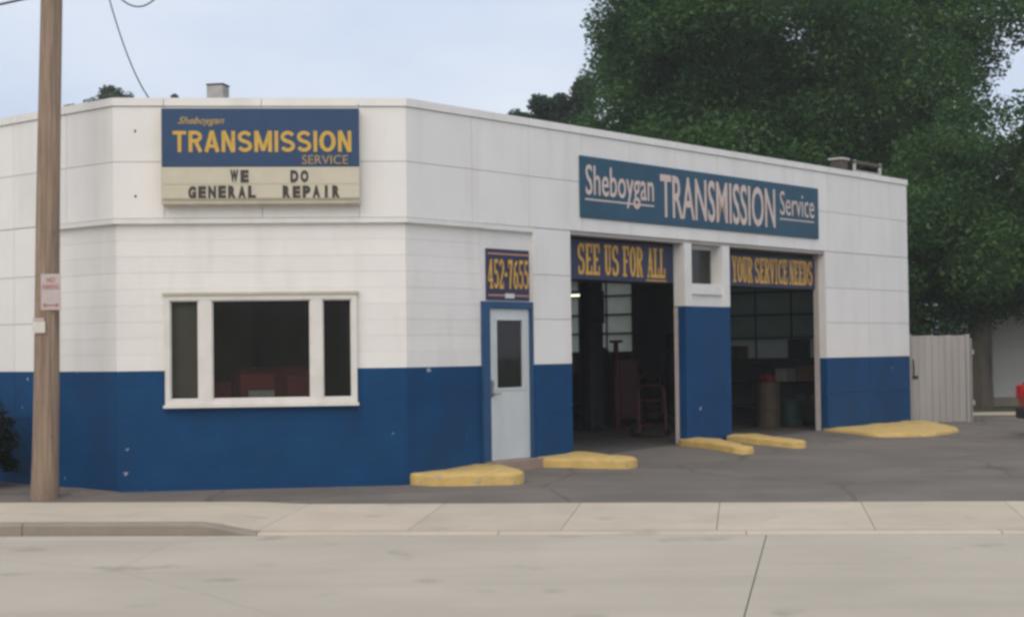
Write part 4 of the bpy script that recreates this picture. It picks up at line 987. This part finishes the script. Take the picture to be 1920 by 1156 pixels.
for i, (x, h, w_, mt, lb) in enumerate(((-1.0,0.42,0.3,'steel_dark','black gearbox on the workbench, left of the others'), (-0.2,0.55,0.36,'plastic_black','tall black housing on the middle of the workbench'), (0.75,0.35,0.4,'cardboard','cardboard carton at the right end of the workbench'))):
    p_ = Matrix.Rotation(AR+R(90), 3, 'Z') @ Vector((x, 0, 0)); q_ = at(12.55, 6.6, fz+0.93)
    o_ = empty('gearbox' if i < 2 else 'carton', (q_[0]+p_.x, q_[1]+p_.y, q_[2]), AR+R(70), lb, 'gearbox' if i < 2 else 'box')
    if i < 2:
        MB().lathe([(w_*0.55,0),(w_*0.6,0.05),(w_*0.5,h*0.4),(w_*0.34,h*0.55),(w_*0.3,h*0.9),(w_*0.12,h)], 14).build('casing', mt, o_)
    else:
        MB().bbox(-w_/2, w_/2, -w_/2, w_/2, 0, h, 0.006).build('carton_box', mt, o_); MB().box(-w_/2, w_/2, -0.03, 0.03, h, h+0.002).build('tape', 'sign_cream', o_)
# right bay
BR = inside('drum', 11.0, 1.55, 'brown waste drum with red rags on top in the right bay', 'drum')
MB().lathe([(0.0,0),(0.21,0.0),(0.22,0.02),(0.21,0.05),(0.21,0.28),(0.222,0.30),(0.21,0.32),(0.21,0.58),(0.222,0.60),(0.21,0.62),(0.22,0.80),(0.2,0.81),(0,0.81)], 20).build('shell', 'drum_brown', BR)
rg2 = np.random.default_rng(3)
m = MB(); pts = [(0.02*rg2.normal()+0.2*math.cos(a)*0.8, 0.2*math.sin(a)*0.8, 0) for a in np.linspace(0, 6.28, 15)[:-1]]
m.v = [(x, y, 0.80) for x, y, _ in pts]+[(x*0.9+0.02*rg2.normal(), y*0.9, 0.90+0.03*rg2.normal()) for x, y, _ in pts]+[(0,0,0.97)]
for i in range(14):
    j = (i+1) % 14; m.f += [(i, j, 14+j, 14+i), (14+i, 14+j, 28)]
m.build('rags', 'rag_red', BR)
DR = inside('drum', 11.45, 1.35, 'teal oil drum standing right of the brown one', 'drum')
MB().lathe([(0.0,0),(0.17,0.0),(0.175,0.02),(0.17,0.2),(0.18,0.22),(0.17,0.24),(0.17,0.44),(0.175,0.46),(0.15,0.47),(0,0.47)], 20).build('shell', 'drum_teal', DR)
SHF = inside('tool_shelf', 12.9, 2.6, 'dark steel shelf rack along the far wall of the right bay', 'shelf', R(90))
for x in (-1.1, 1.1):
    for y in (-0.2, 0.2): MB().bbox(x-0.025, x+0.025, y-0.025, y+0.025, 0, 1.55, 0.003).build('upright', 'steel_dark', SHF)
for z in (0.3, 0.75, 1.2): MB().bbox(-1.13, 1.13, -0.23, 0.23, z, z+0.03, 0.004).build('shelf', 'steel_dark', SHF)
rgs = random.Random(4)
for k_, (x, z, w_, h_, mt, lb) in enumerate(((-0.8,0.78,0.34,0.3,'cardboard','carton on the middle shelf, far left'),(-0.3,0.78,0.26,0.24,'paper','white parcel on the middle shelf of the rack'),(0.3,0.78,0.3,0.33,'plastic_black','black case on the middle shelf of the rack'),(0.8,1.23,0.34,0.24,'cardboard','carton on the top shelf, right end'),(-0.6,1.23,0.3,0.36,'plastic_black','black case standing up on the top shelf'),(0.1,0.33,0.4,0.3,'drum_brown','brown crate on the bottom shelf of the rack'))):
    p_ = Matrix.Rotation(AR+R(90), 3, 'Z') @ Vector((x, 0, 0)); q_ = at(12.9, 2.6, fz+z)
    o_ = empty('carton', (q_[0]+p_.x, q_[1]+p_.y, q_[2]), AR+R(90+rgs.uniform(-8,8)), lb, 'box', 'boxes on the tool shelf')
    MB().bbox(-w_/2, w_/2, -0.16, 0.16, 0, h_, 0.008).build('case', mt, o_); MB().box(-w_/2-0.004, w_/2+0.004, -0.164, 0.164, h_*0.82, h_*0.84).build('lid_edge', 'steel_dark', o_)
HL = inside('tyre_stack', 12.1, 2.1, 'pair of stacked black tyres with a pale hub in the right bay', 'tyres')
for k_ in range(2):
    tt = MB().lathe([(0.18,0.02),(0.27,0.0),(0.31,0.04),(0.31,0.16),(0.27,0.20),(0.18,0.18)], 22, (0.02*k_, 0.015*k_, 0.2*k_)).build('tyre', 'tyre', HL)
MB().lathe([(0.17,0.34),(0.18,0.385),(0.06,0.40),(0.05,0.42),(0.0,0.425)], 16, (0.02,0.015,0)).build('hub', 'rim', HL)
# office
CH = inside('armchair', -0.30, 2.15, 'dark red armchair seen dimly through the corner window', 'armchair', R(-45))
MB().bbox(-0.36, 0.36, -0.34, 0.34, 0.22, 0.46, 0.04).build('seat', 'red_fabric', CH); MB().bbox(-0.36, 0.36, 0.24, 0.40, 0.40, 1.12, 0.05).build('backrest', 'red_fabric', CH)
for s_ in (-1, 1): MB().bbox(min(s_*0.36,s_*0.48), max(s_*0.36,s_*0.48), -0.34, 0.36, 0.1, 0.66, 0.03).build('armrest', 'red_fabric', CH)
for x in (-0.36, 0.36):
    for y in (-0.28, 0.3): MB().tube([(x,y,0),(x,y,0.22)], 0.025, 8).build('leg', 'wood_desk', CH)
CH.scale = (1.35, 1, 1.12)
DK = inside('counter', -0.86, 1.62, 'low brown counter behind the corner window', 'counter', R(-45))
MB().bbox(-1.05, 1.05, -0.25, 0.25, 0.80, 0.85, 0.008).build('worktop', 'wood_desk', DK); MB().bbox(-1.0, 1.0, -0.2, 0.22, 0.0, 0.80, 0.01).build('cabinet', 'wood_desk', DK)
pp = Matrix.Rotation(AR+R(-45), 3, 'Z') @ Vector((-0.05, -0.12, 0)); qq = at(-0.86, 1.62, fz+0.85)
PL = empty('paper_stack', (qq[0]+pp.x, qq[1]+pp.y, qq[2]), AR+R(-40), 'stack of white papers on the counter in the window', 'papers')
MB().bbox(-0.17, 0.17, -0.11, 0.11, 0, 0.03, 0.003).build('stack', 'paper', PL); MB().bbox(-0.15, 0.16, -0.10, 0.10, 0.031, 0.13, 0.003).build('stack', 'paper', PL)
pp = Matrix.Rotation(AR+R(-45), 3, 'Z') @ Vector((-0.1, 0.1, 0))
RX = empty('toolbox', (qq[0]+pp.x, qq[1]+pp.y, qq[2]), AR+R(-45), 'red box standing on the counter behind the papers', 'box')
MB().bbox(-0.22, 0.22, -0.1, 0.1, 0, 0.34, 0.015).build('case', 'red_fabric', RX); MB().tube([(-0.1,0,0.34),(-0.08,0,0.38),(0.08,0,0.38),(0.1,0,0.34)], 0.01, 6).build('handle', 'steel_dark', RX)

# ------------------------------------------------------------------ across the street (seen as dark reflections in the panes)
def far_house(x, y, w, h, label, wallm, roofm):
    H = empty('brick_house', (x, y, -0.2), R(180-5), label, 'house', 'houses across the street')
    MB().box(-w/2, w/2, 0, 7, 0, h).build('wall', wallm, H)
    m = MB(); m.v = [(-w/2-.4,-.5,h),(w/2+.4,-.5,h),(w/2+.4,7.5,h),(-w/2-.4,7.5,h),(-w/2-.4,3.5,h+2.6),(w/2+.4,3.5,h+2.6)]
    m.f = [(0,1,5,4),(2,3,4,5),(0,4,3),(1,2,5),(0,3,2,1)]; m.build('roof', roofm, H)
    for k in range(3):
        cx = -w/2+w*(k+0.5)/3
        if k == 1:
            d_ = MB().box(cx-0.5, cx+0.5, -0.03, -0.001, 0.2, 2.3).build('door', 'wood_desk', H); MB().tube([(cx+0.38,-0.03,1.2),(cx+0.38,-0.09,1.2)], 0.03, 8).build('handle', 'metal', d_)
        else:
            f_ = MB(); f_.box(cx-0.7, cx+0.7, -0.04, -0.001, 0.9, 1.0); f_.box(cx-0.7, cx+0.7, -0.04, -0.001, 2.3, 2.4); f_.box(cx-0.7, cx-0.6, -0.04, -0.001, 1.0, 2.3); f_.box(cx+0.6, cx+0.7, -0.04, -0.001, 1.0, 2.3)
            f_ = f_.build('window', 'wood_desk', H); MB().box(cx-0.6, cx+0.6, -0.02, -0.004, 1.0, 2.3).build('pane', 'car_glass', f_)
mat('brick_brown', (0.10,0.06,0.045), 0.9, 0.25, 6, bump=0.4, bscale=20)
far_house(-7.5, -12.0, 16.0, 3.2, 'brown brick house across the street, mirrored in the corner window', 'brick_brown', 'house_roof')
far_house(8.2, -13.0, 11.0, 3.2, 'brown brick house across the street, behind the viewer', 'brick_brown', 'house_roof')
far_house(20.5, -14.0, 10.0, 3.2, 'brown brick house across the street, mirrored in the door pane', 'brick_brown', 'house_roof')

# ------------------------------------------------------------------ more of the workshop's clutter
TC = inside('tool_cabinet', 10.6, 4.6, 'dark red tool cabinet deep in the left bay', 'cabinet', R(60))
MB().bbox(-0.4, 0.4, -0.25, 0.25, 0.12, 1.25, 0.015).build('case', 'red_paint', TC)
for i in range(6): MB().bbox(-0.37, 0.37, -0.268, -0.251, 0.16+i*0.18, 0.32+i*0.18, 0.004).build('drawer', 'red_paint', TC)
for x in (-0.32, 0.32):
    for y in (-0.18, 0.18): MB().lathe([(0.02,0.0),(0.05,0.01),(0.05,0.1),(0.02,0.12)], 10, (x, y, 0)).build('caster', 'tyre', TC)
CP = inside('air_compressor', 11.6, 3.9, 'dark upright air compressor tank behind the hand truck', 'compressor')
MB().lathe([(0.05,0.12),(0.24,0.2),(0.27,0.3),(0.27,1.25),(0.24,1.36),(0.05,1.45)], 18).build('tank', 'steel_dark', CP)
MB().bbox(-0.2, 0.2, -0.16, 0.16, 1.45, 1.72, 0.03).build('pump', 'plastic_black', CP)
for a in (0.5, 2.6, 4.7): MB().tube([(0.2*math.cos(a),0.2*math.sin(a),0.3),(0.27*math.cos(a),0.27*math.sin(a),0.0)], 0.025, 6).build('leg', 'steel_dark', CP)
EN = inside('engine_block', 12.3, 1.35, 'greasy dark engine block on the floor of the right bay', 'engine')
MB().bbox(-0.3, 0.3, -0.22, 0.22, 0.05, 0.42, 0.04).build('block', 'steel_dark', EN); MB().bbox(-0.28, 0.28, -0.24, -0.05, 0.42, 0.58, 0.03).build('cylinder_head', 'drum_brown', EN); MB().bbox(-0.28, 0.28, 0.05, 0.24, 0.42, 0.58, 0.03).build('cylinder_head', 'drum_brown', EN)
MB().lathe([(0.02,-0.03),(0.12,-0.03),(0.12,0.03),(0.02,0.03)], 16, (0.0,-0.26,0.25), axis='Y').build('pulley', 'metal', EN)

for x_, h_, w_, lb in ((-0.55, 0.24, 0.26, 'small red carton at the left end of the counter in the corner window'), (0.42, 0.30, 0.34, 'dark red carton at the right end of the counter in the corner window')):
    pp = Matrix.Rotation(AR+R(-45), 3, 'Z') @ Vector((x_, 0.05, 0)); o_ = empty('carton', (qq[0]+pp.x, qq[1]+pp.y, qq[2]), AR+R(-38), lb, 'box')
    MB().bbox(-w_/2, w_/2, -0.11, 0.11, 0, h_, 0.008).build('case', 'red_fabric', o_); MB().box(-w_/2-0.003, w_/2+0.003, -0.113, 0.113, h_*0.8, h_*0.83).build('lid_edge', 'steel_dark', o_)
# ------------------------------------------------------------------ haze volume added to stand for a misted lens and lift the darks
hz = MB().box(-640, 640, -640, 640, -1.4, 17.5).build('haze', None)  # added volume, stands for a misted lens
hm = bpy.data.materials.new('haze_veil'); hm.use_nodes = True; N, L = hm.node_tree.nodes, hm.node_tree.links; N.clear()
ho = N.new('ShaderNodeOutputMaterial'); hv = N.new('ShaderNodeVolumePrincipled'); hv.inputs['Color'].default_value = (0.93,0.95,0.97,1); hv.inputs['Density'].default_value = 0.0010
L.new(hv.outputs['Volume'], ho.inputs['Volume']); hz.data.materials.append(hm); tag(hz, 'thin added haze over the street, standing for a misted lens', 'haze', kind='stuff')
